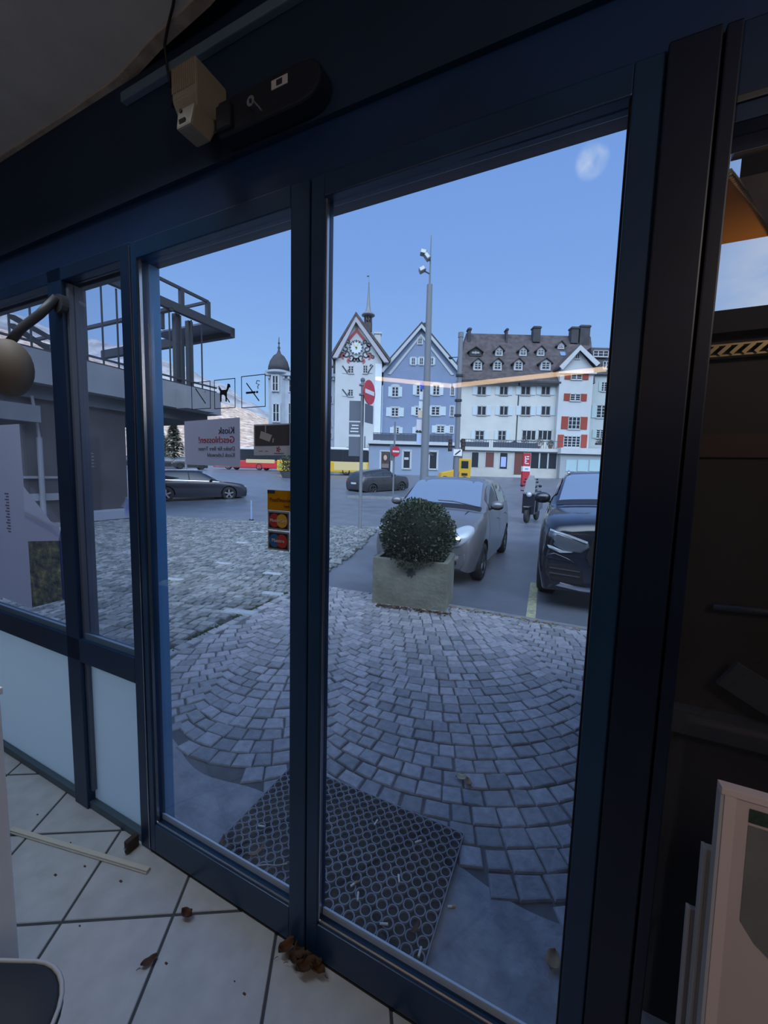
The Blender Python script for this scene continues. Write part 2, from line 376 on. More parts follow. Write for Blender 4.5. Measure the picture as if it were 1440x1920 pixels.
for cs, lo, hi, RR in ((.56, -.27, 1.34, 1.30), (-.70, -1.16, -.27, .66), (-1.60, -2.06, -1.16, .66), (-2.52, -3.0, -2.06, .66), (2.1, 1.34, 2.86, 1.25), (3.6, 2.86, 4.3, 1.2)):
    XL, XR = lo - cs - .028, hi - cs + .028; aL, aR = math.asin(XL / RR), math.asin(XR / RR)
    for j in range(-12, 56):
        t0 = .05 + j * STEP
        def pt(a, up):
            x = RR * math.sin(a); tt = t0 + RR - RR * math.cos(a)
            if up:
                x = x - STEP * math.cos(a) * math.sin(a) * .9
                x = max(XL, min(XR, x)); tt = t0 + STEP + RR - math.sqrt(max(0, RR * RR - x * x))
            return [cs + x, tt]
        nst = max(6, round(RR * (aR - aL) / .115)); off = rnd.uniform(-.3, .3)
        edges = [aL] + [(aL + (aR - aL) * (i + off * .5 + rnd.uniform(-.12, .12)) / nst) for i in range(1, nst)] + [aR]
        for i in range(nst):
            a0, a1 = edges[i], edges[i + 1]
            q = [to_st(*p) for p in (pt(a0, 0), pt(a1, 0), pt(a1, 1), pt(a0, 1))]
            cx = sum(p[0] for p in q) / 4; cy = sum(p[1] for p in q) / 4
            if not in_poly((cx, cy), FAN) or cy < slab_edge(cx) + .02: continue
            gap = .0028 if rnd.random() < .7 else .006
            qq = []
            for p in q:
                d = math.hypot(cx - p[0], cy - p[1]) + 1e-6
                qq.append((p[0] + (cx - p[0]) / d * gap * 1.4 + rnd.uniform(-.003, .003), p[1] + (cy - p[1]) / d * gap * 1.4 + rnd.uniform(-.003, .003)))
            stone(fan, qq, rnd.uniform(-.003, .004), rnd)
wmesh(fan, 'ground_fan_setts', stone_m, kind='structure', label='grey mauve setts laid in fans before the door')
# kerb rows bordering the fans
rows = MB()
for i in range(60):
    s = -2.36 + i * .094
    if s > 3: break
    stone(rows, [(s + .003, 3.30), (s + .088, 3.30), (s + .088, 3.375), (s + .003, 3.375)], rnd.uniform(-.003, .003), rnd)
for i in range(24):
    t = .5 + i * .118; s0 = -2.16 - max(0, t - 1.15) * .092
    stone(rows, [(s0 - .10, t + .004), (s0 - .006, t + .004), (s0 - .016, t + .112), (s0 - .11, t + .112)], rnd.uniform(-.002, .003), rnd)
wmesh(rows, 'ground_border_setts', stone_m, kind='structure')
wmesh(MB().box(-.6, 3.0, 3.385, 3.47, -.05, .004), 'ground_kerb', kerb_m, kind='structure', bevel=.008)
# worn concrete along the threshold, with a wavy outer edge
sl = MB(); pts = [(3.0, .05)] + [(s * .06, slab_edge(s * .06)) for s in range(50, -36, -1)] + [(-2.14, .05)]
sl.prism(pts, 'z', -.05, -.004); wmesh(sl, 'ground_concrete_strip', conc_m, kind='structure')
# the older rough setts to the left
OLD = [(-2.30, .02), (-2.30, 1.2), (-2.50, 3.5), (-3.0, 5.6), (-4.1, 8.9), (-6.35, 8.2), (-8.5, 7.7), (-12.0, 7.1), (-12.0, .02)]
old = MB(); ang = math.radians(14); ca, sa = math.cos(ang), math.sin(ang)
for i in range(-10, 130):
    rowoff = rnd.uniform(0, .1); pw = 0.0; x = -14.5 + rowoff
    yj = -2 + i * .108
    while x < 3:
        wdt = rnd.uniform(.085, .145); w_, h_ = wdt - .014, .108 - .014
        corners = [(x, yj), (x + w_, yj), (x + w_, yj + h_), (x, yj + h_)]
        wob = .02 * math.sin(x * 2.1 + yj) + .015 * math.sin(x * 5.3)
        q = [(a * ca - b * sa + rnd.uniform(-.010, .010), a * sa + b * ca + wob + rnd.uniform(-.010, .010)) for a, b in corners]
        x += wdt
        c = (sum(p[0] for p in q) / 4, sum(p[1] for p in q) / 4)
        if in_poly(c, OLD): stone(old, q, rnd.uniform(-.008, .006), rnd, ch=.014)
wmesh(old, 'ground_old_setts', rough_m, kind='structure', label='rough old grey setts on the left of the fans')
wmesh(MB().prism(OLD, 'z', -.06, -.022), 'ground_old_bedding', pm('old_joints', (.022, .025, .024), rough=.9, var=.6, scale=6, alt=(.05, .055, .05)), kind='structure')
# pale worn stone slabs lying among the old setts
pale = pm('pale_sett', (.36, .38, .40), rough=.55, var=.2, scale=14, bump=.2)
for (s, t, a, l, w_) in ((-2.42, 2.10, .25, .40, .12), (-2.55, 2.75, .2, .30, .10), (-3.2, 3.5, .2, .30, .09), (-2.9, 4.3, .1, .25, .09), (-4.3, 3.6, .3, .28, .09), (-3.9, 5.2, .2, .3, .1), (-4.6, 6.0, .2, .3, .1), (-5.4, 5.1, .2, .3, .1), (-4.1, 2.6, .2, .28, .09), (-6.2, 6.4, .2, .3, .1)):
    q = Matrix.Rotation(a, 2); p = [tuple(Vector((s, t)) + q @ Vector(k)) for k in ((-l / 2, -w_ / 2), (l / 2, -w_ / 2), (l / 2 * .9, w_ / 2), (-l / 2, w_ / 2 * .9))]
    m_ = MB(); stone(m_, p, .008, rnd, ch=.012); wmesh(m_, 'ground_pale_stone', pale, kind='structure')
# moss in the gutter joint
moss = MB()
for i in range(900):
    t = rnd.uniform(.5, 3.0); s = -2.27 - max(0, t - 1.15) * .092 + rnd.gauss(0, .018)
    if math.sin(t * 9) + math.sin(t * 23) < -.3: continue
    a = rnd.uniform(0, PI); l = rnd.uniform(.006, .016); z = rnd.uniform(0, .008)
    moss.quad((s, t, -.015), (s + l * math.cos(a), t + l * math.sin(a), -.015), (s + l * math.cos(a), t + l * math.sin(a), z), (s, t, z + .004))
wmesh(moss, 'moss', pm('moss_green', (.045, .075, .02), rough=.9, var=.4, scale=20), kind='stuff', label='green moss growing in the joint beside the old setts', cat='moss')
# painted yellow bay line
yl = pm('yellow_road_paint', (.50, .48, .22), rough=.6, var=.5, scale=22, alt=(.16, .17, .18))
ymb = MB(); ymb.prism([(.31, 3.56), (.41, 3.56), (.33, 5.1), (.23, 5.1)], 'z', -.04, -.030)
wmesh(ymb, 'trim_1', yl, kind='structure', label='worn yellow paint line between the parking bays')
wmk = pm('white_road_paint', (.62, .64, .66), rough=.6, var=.3, scale=10, alt=(.3, .32, .36))
m_ = MB(); m_.prism([(-6.4, 8.0), (-4.0, 9.1), (-4.0, 9.22), (-6.4, 8.12)], 'z', -.04, -.029); wmesh(m_, 'trim_2', wmk, kind='structure')
m_ = MB(); m_.prism([(-4.15, 9.6), (-3.3, 9.9), (-3.45, 10.2), (-4.3, 9.9)], 'z', -.04, -.029); wmesh(m_, 'trim_3', yl, kind='structure')

# ------------------------------------------------------------------ room shell
fl = MB(); A0 = math.radians(30); e1 = Vector((math.cos(A0), math.sin(A0))); e2 = Vector((-math.sin(A0), math.cos(A0)))
P1, P2, GAP = .336, .355, .0045
for i in range(-14, 12):          # along e2 (offset .12), along e1 (offset -.466)
    for j in range(-14, 12):
        a0, a1 = .12 + i * P1 + GAP, .12 + (i + 1) * P1 - GAP
        b0, b1 = -.466 + j * P2 + GAP, -.466 + (j + 1) * P2 - GAP
        q = [e1 * b0 + e2 * a0, e1 * b1 + e2 * a0, e1 * b1 + e2 * a1, e1 * b0 + e2 * a1]
        c = sum(q, Vector((0, 0))) / 4
        if -3.2 < c.x < 2.4 and -3.8 < c.y < .3:
            b = len(fl.v); s_ = .003
            qi = [p + (c - p).normalized() * s_ for p in q]
            fl.v += [(p.x, p.y, -.03) for p in q] + [(p.x, p.y, -.0022) for p in q] + [(p.x, p.y, 0) for p in qi]
            for k in range(2):
                for u in range(4):
                    v = (u + 1) % 4; fl.f.append((b + 4 * k + u, b + 4 * k + v, b + 4 * k + 4 + v, b + 4 * k + 4 + u)); fl.m.append(0)
            fl.f.append((b + 8, b + 9, b + 10, b + 11)); fl.m.append(0)
fl.box(-3.0, 2.2, -3.6, -.0, -.06, -.0035, m=1)
tile_m = rnd_island('floor_tiles', (.40, .425, .46), (.455, .475, .505), rough=.42, rv=.05, scale=14, bump=.06, bscale=50)
grout_m = pm('dark_grout', (.055, .06, .07), rough=.85)
flo = fl.build('floor', [tile_m, grout_m]); tag(flo, kind='structure', label='large pale grey floor tiles laid diagonally')
bm = bmesh.new(); bm.from_mesh(flo.data)
for co, no in (((0, .03, 0), (0, 1, 0)), ((-3.0, 0, 0), (-1, 0, 0)), ((2.2, 0, 0), (1, 0, 0)), ((0, -3.6, 0), (0, -1, 0))):
    bmesh.ops.bisect_plane(bm, geom=bm.verts[:] + bm.edges[:] + bm.faces[:], plane_co=co, plane_no=no, clear_outer=True)
bm.to_mesh(flo.data); bm.free(); flo.location = W(0, 0, 0); flo.rotation_euler.z = TH
wmesh(MB().box(-3.1, -3.0, -3.7, .1, -.06, 3.2), 'wall_left', wall_m, kind='structure')
wmesh(MB().box(2.2, 2.3, -3.7, .1, -.06, 3.2), 'wall_right', wall_m, kind='structure')
wmesh(MB().box(-3.1, 2.3, -3.7, -3.6, -.06, 3.2), 'wall_back', wall_m, kind='structure')
cl = MB(); cpts = [(-3.0, -.0), (-1.69, .0), (-1.04, -.0), (-.77, -.005), (-.66, -.018), (-.54, -.035), (-.42, -.045), (-.31, -.055), (-.2, -.075), (0, -.14), (.5, -.3), (1.2, -.5), (2.2, -.6), (2.2, -3.6), (-3.0, -3.6)]
cl.prism(cpts, 'z', 2.75, 2.87); wmesh(cl, 'ceiling', ceil_m, kind='structure', label='grey plastered ceiling with a curved cut edge')
wmesh(MB().box(-3.1, 2.3, -3.7, .12, 3.2, 3.3), 'ceiling_upper', wall_m, kind='structure')
# torn plaster edge along the ceiling cut
pe = MB(); 
for (s0, t0), (s1, t1) in zip(cpts[:9], cpts[1:9]): pe.beam((s0, t0 - .014, 2.748), (s1, t1 - .014, 2.748), .03, .006)
wmesh(pe, 'trim_4', pm('torn_plaster_edge', (.46, .38, .32), rough=.9, var=.3, scale=18), kind='structure')
# header above the glass front
wmesh(MB().box(-3.0, 2.2, -.015, .10, 2.388, 3.2), 'wall_front', fascia_m, kind='structure', label='dark blue fascia above the glass front')
wmesh(MB().box(-3.0, 2.2, .0, .10, 2.255, 2.388), 'wall_front_band', band_m, kind='structure', label='blue band between fascia and door frames')
wmesh(MB().box(-.74, 2.2, -.035, -.015, 2.672, 2.700), 'trim_6', ledge_m, kind='structure', bevel=.003, label='pale blue ledge strip along the fascia')
wmesh(MB().box(-3.0, .86, .025, .07, 2.205, 2.255), 'trim_7', navy, kind='structure', label='dark blue outer lintel over the doors')
# ------------------------------------------------------------------ fixed frame members
def trim(n, boxes, mat=navy, bevel=.003, label=None):
    mb = MB()
    for b in boxes: mb.box(*b)
    return wmesh(mb, 'trim_%d' % n, mat, kind='structure', bevel=bevel, label=label)
trim(8, [(-.80, -.742, -.02, .028, 0, 2.255)], label='dark blue jamb post on the left of the doors')
trim(9, [(-.80, -.722, .028, .072, -.02, 2.255)], blue, label='outer face of the left jamb, skylight put into its bright blue')
trim(10, [(-.742, -.7385, -.026, .012, .02, 2.24)], bead_m, .0008, label='bright metal edge strip on the left jamb')
trim(11, [(-1.262, -1.165, -.02, .05, 0, 2.255)], label='dark blue mullion between the left panes')
trim(12, [(-1.165, -1.148, -.005, .05, .08, 2.2)], pm('grey_blue_reveal', (.10, .12, .16), rough=.5), .002)
trim(13, [(-3.0, -.80, -.02, .05, .676, .776)], label='dark blue transom under the clear left panes')
trim(14, [(-3.0, -.80, -.012, .05, 0.0, .032)], pm('grey_floor_track', (.05, .08, .11), rough=.4), label='grey floor channel under the frosted panes')
trim(15, [(-3.0, -.80, -.02, .05, 2.205, 2.255)], label='dark blue top rail over the left panes')
trim(16, [(.757, .832, -.03, .07, 0, 2.255)], pm('dark_blue_post', (.004, .010, .032), rough=.36, var=.25, scale=4), label='dark post on the right of the doors')
trim(17, [(.832, .837, -.012, .07, 0, 2.255)], gasket, .0005)
trim(18, [(.837, .860, -.026, .06, 0, 2.255)], pm('dark_blue_post', (0, 0, 0)), label='narrow dark post beside the right pane')
trim(19, [(.86, 2.2, -.02, .06, 2.10, 2.255)], label='dark rail above the right pane')
trim(20, [(.86, 2.2, -.024, -.02, 2.128, 2.140)], pm('dull_metal', (.10, .10, .11), rough=.4, metal=.6))
trim(21, [(.86, 2.2, -.02, .06, 0, .08)])
mb = MB(); mb.prism([(-.006, .776), (.03, .776), (.03, .782), (-.004, .800), (-.006, .80)], 'x', -3.0, -1.262); wmesh(mb, 'trim_22', ledge_m, kind='structure', label='pale bead along the bottom of the left pane')
mb = MB(); mb.prism([(-.006, .776), (.03, .776), (.03, .782), (-.004, .800), (-.006, .80)], 'x', -1.148, -.80); wmesh(mb, 'trim_23', ledge_m, kind='structure')
wmesh(MB().box(-.742, .757, -.02, .07, -.03, .006), 'trim_24', pm('dark_threshold', (.035, .035, .04), rough=.5, metal=.5), kind='structure', label='dark metal threshold track')
def pane(n, s0, s1, z0, z1, mat, label, t=.012, th=.005):
    return wmesh(MB().box(s0, s1, t, t + th, z0, z1), 'window_%d' % n, mat, kind='structure', label=label)
pane(1, -2.98, -1.262, .80, 2.205, clear_side, 'clear pane far left with papers stuck on it')
pane(2, -1.148, -.80, .80, 2.205, clear_side, 'narrow clear pane beside the left jamb')
pane(3, -2.98, -1.262, .032, .676, frost, 'wide frosted lower pane on the far left')
pane(4, -1.165, -.80, .032, .676, frost, 'narrow frosted lower pane beside the left jamb')
pane(5, .86, 2.2, .08, 2.10, glass_mat('dark_side_glass', tint=(.86, .86, .86), refl=.5, haze=.004), 'dark pane on the right of the post')
# ------------------------------------------------------------------ sliding door leaves
leaf_m = pm('leaf_blue', (.009, .045, .115), rough=.33, var=.2, scale=3)
def leaf(n, s0, s1, sl, sr, label):
    r = empty('door_%d' % n, W((s0 + s1) / 2, 0, 0), TH, label, None, None, 'structure')
    h = (s1 - s0) / 2
    MB().box(-h, -h + sl, -.022, .024, .012, 2.25).build('stile', leaf_m, r, bevel=.003)
    MB().box(h - sr, h, -.022, .024, .012, 2.25).build('stile', leaf_m, r, bevel=.003)
    MB().box(-h + sl, h - sr, -.022, .024, .012, .128).build('bottom_rail', leaf_m, r, bevel=.003)
    MB().box(-h + sl, h - sr, -.022, .024, 2.195, 2.25).build('top_rail', leaf_m, r, bevel=.003)
    MB().prism([(-.016, .128), (-.016, .137), (-.013, .139), (-.011, .137), (-.011, .128)], 'x', -h + sl, h - sr).build('sill_bead', bead_m, r)
    MB().prism([(.010, .128), (.024, .128), (.024, .140), (.010, .152)], 'x', -h + sl, h - sr).build('sill_bead', pm('pale_sill_bead', (.86, .90, .95), rough=.25), r)
    MB().box(-h + sl, -h + sl + .006, -.016, -.006, .13, 2.195).build('glazing_bead', bead_m, r)
    MB().box(h - sr - .004, h - sr, -.014, -.006, .13, 2.195).build('glazing_bead', gasket, r)
    MB().box(-h + sl, h - sr, .002, .008, .128, 2.195).build('glass', clear, r)
    return r
leaf(1, -.738, -.004, .028, .060, 'left sliding glass door leaf in a blue metal frame')
leaf(2, .002, .756, .040, .048, 'right sliding glass door leaf in a blue metal frame')
wmesh(MB().box(-.004, .002, -.012, .02, .012, 2.25), 'trim_25', gasket, kind='structure')
# ================================================================== things on the glass
white_paper = pm('white_paper', (.60, .60, .62), rough=.85)
def paper_mat(name, col, tr=.35):
    m = bpy.data.materials.new(name); m.use_nodes = True; N, L = nodes_of(m); N.remove(N['Principled BSDF']); out = N['Material Output']
    df = N.new('ShaderNodeBsdfDiffuse'); df.inputs[0].default_value = (*col, 1); tl = N.new('ShaderNodeBsdfTranslucent'); tl.inputs[0].default_value = (*col, 1)
    mx = N.new('ShaderNodeMixShader'); mx.inputs[0].default_value = tr; L.new(df.outputs[0], mx.inputs[1]); L.new(tl.outputs[0], mx.inputs[2]); L.new(mx.outputs[0], out.inputs[0])
    MATS[name] = m; return m
notice_m = paper_mat('notice_paper', (.62, .60, .66), .55)
ink = pm('dark_ink', (.03, .03, .05), rough=.8); ink_red = pm('red_ink', (.38, .03, .03), rough=.8); ink_grey = pm('grey_ink', (.14, .14, .18), rough=.8)
TG = .000   # inner face of the door glass
# notice, written to be read from the street: seen mirrored from in here
n_ = wthing('paper_notice', -.394, TG - .002, 1.583, 'white paper notice with mirrored writing stuck on the left door glass', 'notice')
MB().quad((-.123, 0, -.070), (.123, 0, -.074), (.123, 0, .076), (-.123, 0, .072)).build('sheet', notice_m, n_)
for t_, sz, m_, z in (('Kiosk', .030, ink, .028), ('Geschlossen!', .030, ink_red, .000), ('Danke für Ihre Treue', .0185, ink_grey, -.024), ('Kiosk Lebewohl', .0185, ink_grey, -.044)):
    text_part(t_, sz, m_, n_, .102, -.001, z, mirror=True)
# card poster
c_ = wthing('card_poster', -.1455, TG - .002, 1.590, 'grey poster showing a hanging white tag on the left door glass', 'poster')
MB().quad((-.0705, 0, -.0455), (.0705, 0, -.0445), (.0705, 0, .0455), (-.0705, 0, .046)).build('sheet', paper_mat('poster_pale', (.62, .60, .57), .35), c_)
MB().quad((-.066, -.0006, -.018), (.064, -.0006, -.017), (.064, -.0006, .042), (-.066, -.0006, .042)).build('dark_picture', paper_mat('poster_dark', (.12, .12, .14), .3), c_)
tg = MB(); r_ = Matrix.Rotation(-.28, 2)
tg.quad(*[(Vector((-.027, .006)) + r_ @ Vector(p)).to_3d().xzy if False else (lambda v: (v.x, -.0012, v.y))(Vector((-.024, .010)) + r_ @ Vector(p)) for p in ((-.021, -.011), (.019, -.011), (.023, .010), (-.021, .011))])
tg.quad((-.026, -.0012, .022), (-.022, -.0012, .022), (-.022, -.0012, .042), (-.026, -.0012, .042))
tg.quad((.002, -.0012, -.008), (.006, -.0012, -.008), (.008, -.0012, .004), (.003, -.0012, .004))
tg.build('tag_picture', paper_mat('tag_pale', (.66, .67, .70), .3), c_)
em = MB()
for a in range(5):
    b = a * 2 * PI / 5; em.quad((.024, -.001, -.028), (.024 + .007 * math.cos(b - .4), -.001, -.028 + .007 * math.sin(b - .4)), (.024 + .009 * math.cos(b), -.001, -.028 + .009 * math.sin(b)), (.024 + .007 * math.cos(b + .4), -.001, -.028 + .007 * math.sin(b + .4)))
em.build('emblem', ink_red, c_)
for a, b, z, q in ((.008, .044, -.041, .0025), (-.05, -.034, -.034, .002), (-.026, -.014, -.034, .002)): MB().quad((a, -.001, z), (b, -.001, z), (b, -.001, z + q), (a, -.001, z + q)).build('print_line', ink_grey, c_)
# payment stickers in a column
def card_sticker(z0, z1, s0, s1, label):
    r = wthing('payment_sticker', (s0 + s1) / 2, TG - .002, (z0 + z1) / 2, label, 'sticker', 'payment stickers on the door glass')
    return r, (s1 - s0) / 2, (z1 - z0) / 2
r, hw, hh = card_sticker(1.383, 1.443, -.163, -.066, 'amber rectangular sticker topmost of the payment stickers')
MB().box(-hw, hw, -.0005, .0005, -hh, hh).build('sticker_sheet', paper_mat('amber_sticker', (.62, .30, .012), .25), r)
MB().box(-hw, -hw + .028, -.0011, -.0005, hh - .010, hh).build('black_tab', ink, r)
text_part('PostFinance', .0165, pm('brown_ink', (.16, .03, .01), rough=.8), r, -hw + .008, -.001, -.004); text_part('Card', .010, pm('brown_ink', (0, 0, 0)), r, .012, -.001, -.019)
def disc(mb, cx, cz, rad, y, m=0, n=28): mb.quad(*[(cx + rad * math.cos(2 * PI * i / n), y, cz + rad * math.sin(2 * PI * i / n)) for i in range(n)], m=m)
for (z0, z1, ca_, cb_, tx, lab) in ((1.325, 1.381, (.42, .035, .04), (.62, .36, .03), 'MasterCard', 'sticker with a red and a yellow disc below the amber one'), (1.264, 1.321, (.02, .13, .36), (.45, .04, .035), 'Maestro', 'sticker with a blue and a red disc lowest of three')):
    r, hw, hh = card_sticker(z0, z1, -.162, -.082, lab)
    MB().box(-hw, hw, -.0005, .0005, -hh, hh).build('sticker_border', paper_mat('sticker_border', (.42, .42, .40), .3), r)
    MB().box(-hw + .005, hw - .005, -.0009, -.0005, -hh + .005, hh - .005).build('dark_field', pm('sticker_dark', (.012, .012, .03), rough=.6), r)
    a = MB(); disc(a, -.014, 0, .0205, -.0012); a.build('left_disc', pm('disc_' + str(ca_), ca_, rough=.6), r)
    a = MB(); disc(a, .014, 0, .0205, -.0014); a.build('right_disc', pm('disc_' + str(cb_), cb_, rough=.6), r)
    text_part(tx, .0125 if len(tx) > 8 else .0145, white_paper, r, 0, -.0018, -.004, align='CENTER')
# prohibition pictograms, thin black outlines on clear film
film = pm('pictogram_black', (.012, .014, .02), rough=.6)
def picto(sc, zc, h, label):
    r = wthing('pictogram_sticker', sc, TG - .002, zc, label, 'sticker', 'pictogram stickers on the door glass'); f = MB(); w_ = .0022
    for a, b, c, d in ((-h, h, h - w_, h), (-h, h, -h, -h + w_), (-h, -h + w_, -h, h), (h - w_, h, -h, h)): f.box(a, b, -.0004, .0004, c, d)
    f.build('outline', film, r); s = MB(); s.beam((-h * .52, -.001, h * .5), (h * .52, -.001, -h * .62), .0008, .0036, up=(0, 1, 0)); 
    s = MB(); d = Vector((h * 1.05, 0, -h * 1.15)).normalized(); q = Vector((d.z, 0, -d.x)) * .0018
    a, b = Vector((-h * .55, -.0008, h * .55)), Vector((h * .5, -.0008, -h * .62)); s.quad(a - q, b - q, b + q, a + q); s.build('slash', film, r); return r
picto(-.437, 1.734, .043, 'leftmost pictogram sticker, only a slash showing before the concrete parapet')
p = picto(-.333, 1.733, .0445, 'square pictogram sticker showing a barred dog'); d = MB()
d.quad((-.020, -.0008, -.002), (.010, -.0008, -.004), (.010, -.0008, .012), (-.018, -.0008, .012)); d.quad((.004, -.0008, .004), (.012, -.0008, .004), (.022, -.0008, .020), (.014, -.0008, .024), (.008, -.0008, .012))
d.quad((.010, -.0008, .016), (.026, -.0008, .018), (.024, -.0008, .027), (.014, -.0008, .030)); d.quad((-.019, -.0008, -.024), (-.013, -.0008, -.024), (-.011, -.0008, .004), (-.019, -.0008, .004)); d.quad((.004, -.0008, -.024), (.010, -.0008, -.024), (.011, -.0008, .004), (.003, -.0008, .004))
d.quad((-.018, -.0008, .008), (-.026, -.0008, .018), (-.024, -.0008, .020), (-.015, -.0008, .012)); d.build('dog_shape', film, p)
p = picto(-.217, 1.733, .047, 'square pictogram sticker showing a barred cigarette'); d = MB()
d.quad((-.028, -.0008, -.006), (.010, -.0008, -.006), (.010, -.0008, 0), (-.028, -.0008, 0)); d.quad((.012, -.0008, -.006), (.020, -.0008, -.006), (.020, -.0008, 0), (.012, -.0008, 0)); d.build('cigarette_shape', film, p)
d = MB(); d.tube([(.020, -.0008, .006), (.018, -.0008, .013), (.024, -.0008, .018), (.012, -.0008, .022), (.016, -.0008, .030), (.026, -.0008, .028)], .0012, 6); d.build('smoke_line', film, p)
# papers on the far left pane
TP = .008
a = wthing('white_sheet', -1.85, TP, 1.255, 'tall white paper sheet hanging on the far left pane', 'paper'); MB().quad((-.24, 0, -.42), (.255, 0, -.43), (.238, 0, .425), (-.24, 0, .425)).build('sheet', notice_m, a)
mm = MB()
for i in range(14): mm.quad((.06 + (i % 2) * .012, -.001, .10 - i * .014), (.10, -.001, .10 - i * .014), (.10, -.001, .106 - i * .014), (.06 + (i % 2) * .012, -.001, .106 - i * .014))
mm.build('lettering', ink_grey, a)
a = wthing('panorama_poster', -1.455, TP - .002, 1.03, 'curling poster of a mountain panorama with folded corner on the left pane', 'poster')
po = bpy.data.materials.new('panorama_print'); po.use_nodes = True; N, L = nodes_of(po); b = N['Principled BSDF']; b.inputs['Roughness'].default_value = .8
tc = N.new('ShaderNodeTexCoord'); mp = N.new('ShaderNodeMapping'); mp.inputs['Scale'].default_value = (9, 1, 16); nz = N.new('ShaderNodeTexNoise'); nz.inputs['Scale'].default_value = 1.6; nz.inputs['Detail'].default_value = 8; nz.inputs['Roughness'].default_value = .7
L.new(tc.outputs['Object'], mp.inputs[0]); L.new(mp.outputs[0], nz.inputs['Vector']); rp = N.new('ShaderNodeValToRGB'); L.new(nz.outputs[0], rp.inputs[0])
el = rp.color_ramp.elements; el[0].position = .35; el[0].color = (.03, .04, .08, 1); el[1].position = .66; el[1].color = (.42, .46, .50, 1); q = el.new(.5); q.color = (.14, .19, .22, 1); q = el.new(.58); q.color = (.25, .30, .18, 1)
L.new(rp.outputs[0], b.inputs['Base Color'])
MB().quad((-.14, 0, -.20), (.14, 0, -.115), (.135, 0, .145), (-.14, 0, .115)).build('print', po, a)
MB().quad((-.15, -.001, .115), (.138, -.001, .145), (.128, -.001, .215), (-.15, -.001, .26)).build('white_margin', notice_m, a)
MB().quad((-.15, -.004, .235), (.125, -.012, .205), (-.135, -.006, .37)).build('folded_corner', paper_mat('paper_back', (.70, .70, .78), .5), a)
MB().quad((.125, -.001, -.11), (.148, -.001, -.12), (.145, -.001, .20), (.122, -.001, .15)).build('blue_margin', paper_mat('blue_print', (.10, .14, .35), .4), a)
# crumpled clear bag by the narrow pane
bag = MB(); rg = random.Random(5); pts = []
for i in range(60):
    a_ = rg.uniform(0, 2 * PI); r_ = .035 * math.sqrt(rg.random()); pts.append((r_ * math.cos(a_), rg.uniform(-.012, .0), 1.25 * r_ * math.sin(a_) - .01))
for i in range(52):
    q = rg.sample(pts, 3); bag.quad(*q)
pa = wthing('plastic_wrapper', -.838, .004, 1.36, 'crumpled clear plastic wrapper stuck on the narrow left pane', 'wrapper')
bag.build('film', glass_mat('crumpled_film', tint=(.82, .86, .95), refl=1.0, rough=.25, haze=.10), pa)
# ================================================================== door operator, sensor, cable
beige = pm('beige_plastic', (.30, .26, .20), rough=.55, var=.08, scale=20)
op = wthing('door_operator', -.10, -.015, 2.435, 'dark blue door operator casing with a rounded end on the fascia', 'door operator')
b_ = MB(); prof = [(-.175, -.040), (.10, -.042), (.135, -.036), (.155, -.018), (.160, .004), (.155, .026), (.135, .042), (.10, .048), (-.175, .048)]
b_.prism(prof, 'y', -.052, 0); b_.build('casing', pm('operator_blue', (.006, .011, .024), rough=.45), op, bevel=.006)
MB().cyl((-.045, -.066, -.002), (-.045, -.05, -.002), .0125, n=24).build('lock', pm('steel', (.6, .6, .62), rough=.25, metal=1), op)
MB().box(-.048, -.042, -.0675, -.066, -.006, .002).build('keyhole', gasket, op)
MB().box(.012, .062, -.0535, -.052, .012, .033).build('white_label', white_paper, op); MB().box(.028, .046, -.0542, -.0535, .016, .029).build('label_mark', ink, op)
MB().box(-.172, -.12, -.062, -.05, -.03, .03).build('end_plate', pm('operator_plate', (.009, .012, .02), rough=.5), op, bevel=.004)
se = wthing('motion_sensor', -.335, -.02, 2.47, 'beige door motion sensor box with a tilted lower head', 'sensor')
MB().box(-.052, .040, -.098, .005, .012, .095).build('housing', beige, se, bevel=.005)
rb = MB()
for i in range(11): rb.box(-.050 + i * .0082, -.0465 + i * .0082, -.100, -.097, .030, .092)
rb.build('ribs', beige, se)
MB().hexa([(-.045, -.086, -.020), (.030, -.086, -.020), (.030, -.008, -.018), (-.045, -.008, -.018), (-.052, -.098, .014), (.040, -.098, .014), (.040, 0, .014), (-.052, 0, .014)]).build('neck', beige, se, bevel=.004)
hd = MB(); hd.hexa([(-.018, -.115, -.078), (.036, -.115, -.078), (.036, -.05, -.078), (-.018, -.05, -.078), (-.030, -.100, -.016), (.036, -.100, -.016), (.036, -.02, -.016), (-.030, -.02, -.016)])
h_ = hd.build('sensor_head', beige, se, bevel=.006)
MB().rbox((.004, -.112, -.062), (.022, .004, .010), Matrix.Rotation(.25, 3, 'X')).build('lens', gasket, h_); MB().cyl((-.012, -.106, -.026), (-.012, -.100, -.026), .005).build('screw', gasket, h_)
cb = MB(); cb.tube([(-.36, -.12, 2.746), (-.405, -.095, 2.745), (-.46, -.07, 2.742), (-.50, -.052, 2.725), (-.507, -.04, 2.68), (-.505, -.03, 2.63), (-.515, -.02, 2.61), (-.52, -.018, 2.595)], .0035, 8)
cb.tube([(-.505, -.03, 2.632), (-.48, -.05, 2.632), (-.45, -.07, 2.622), (-.415, -.085, 2.605), (-.385, -.085, 2.566)], .0028, 8)
tag(wmesh(cb, 'cable', gasket, smooth=True), 'thin black cable hanging from the ceiling to the beige sensor', 'cable')
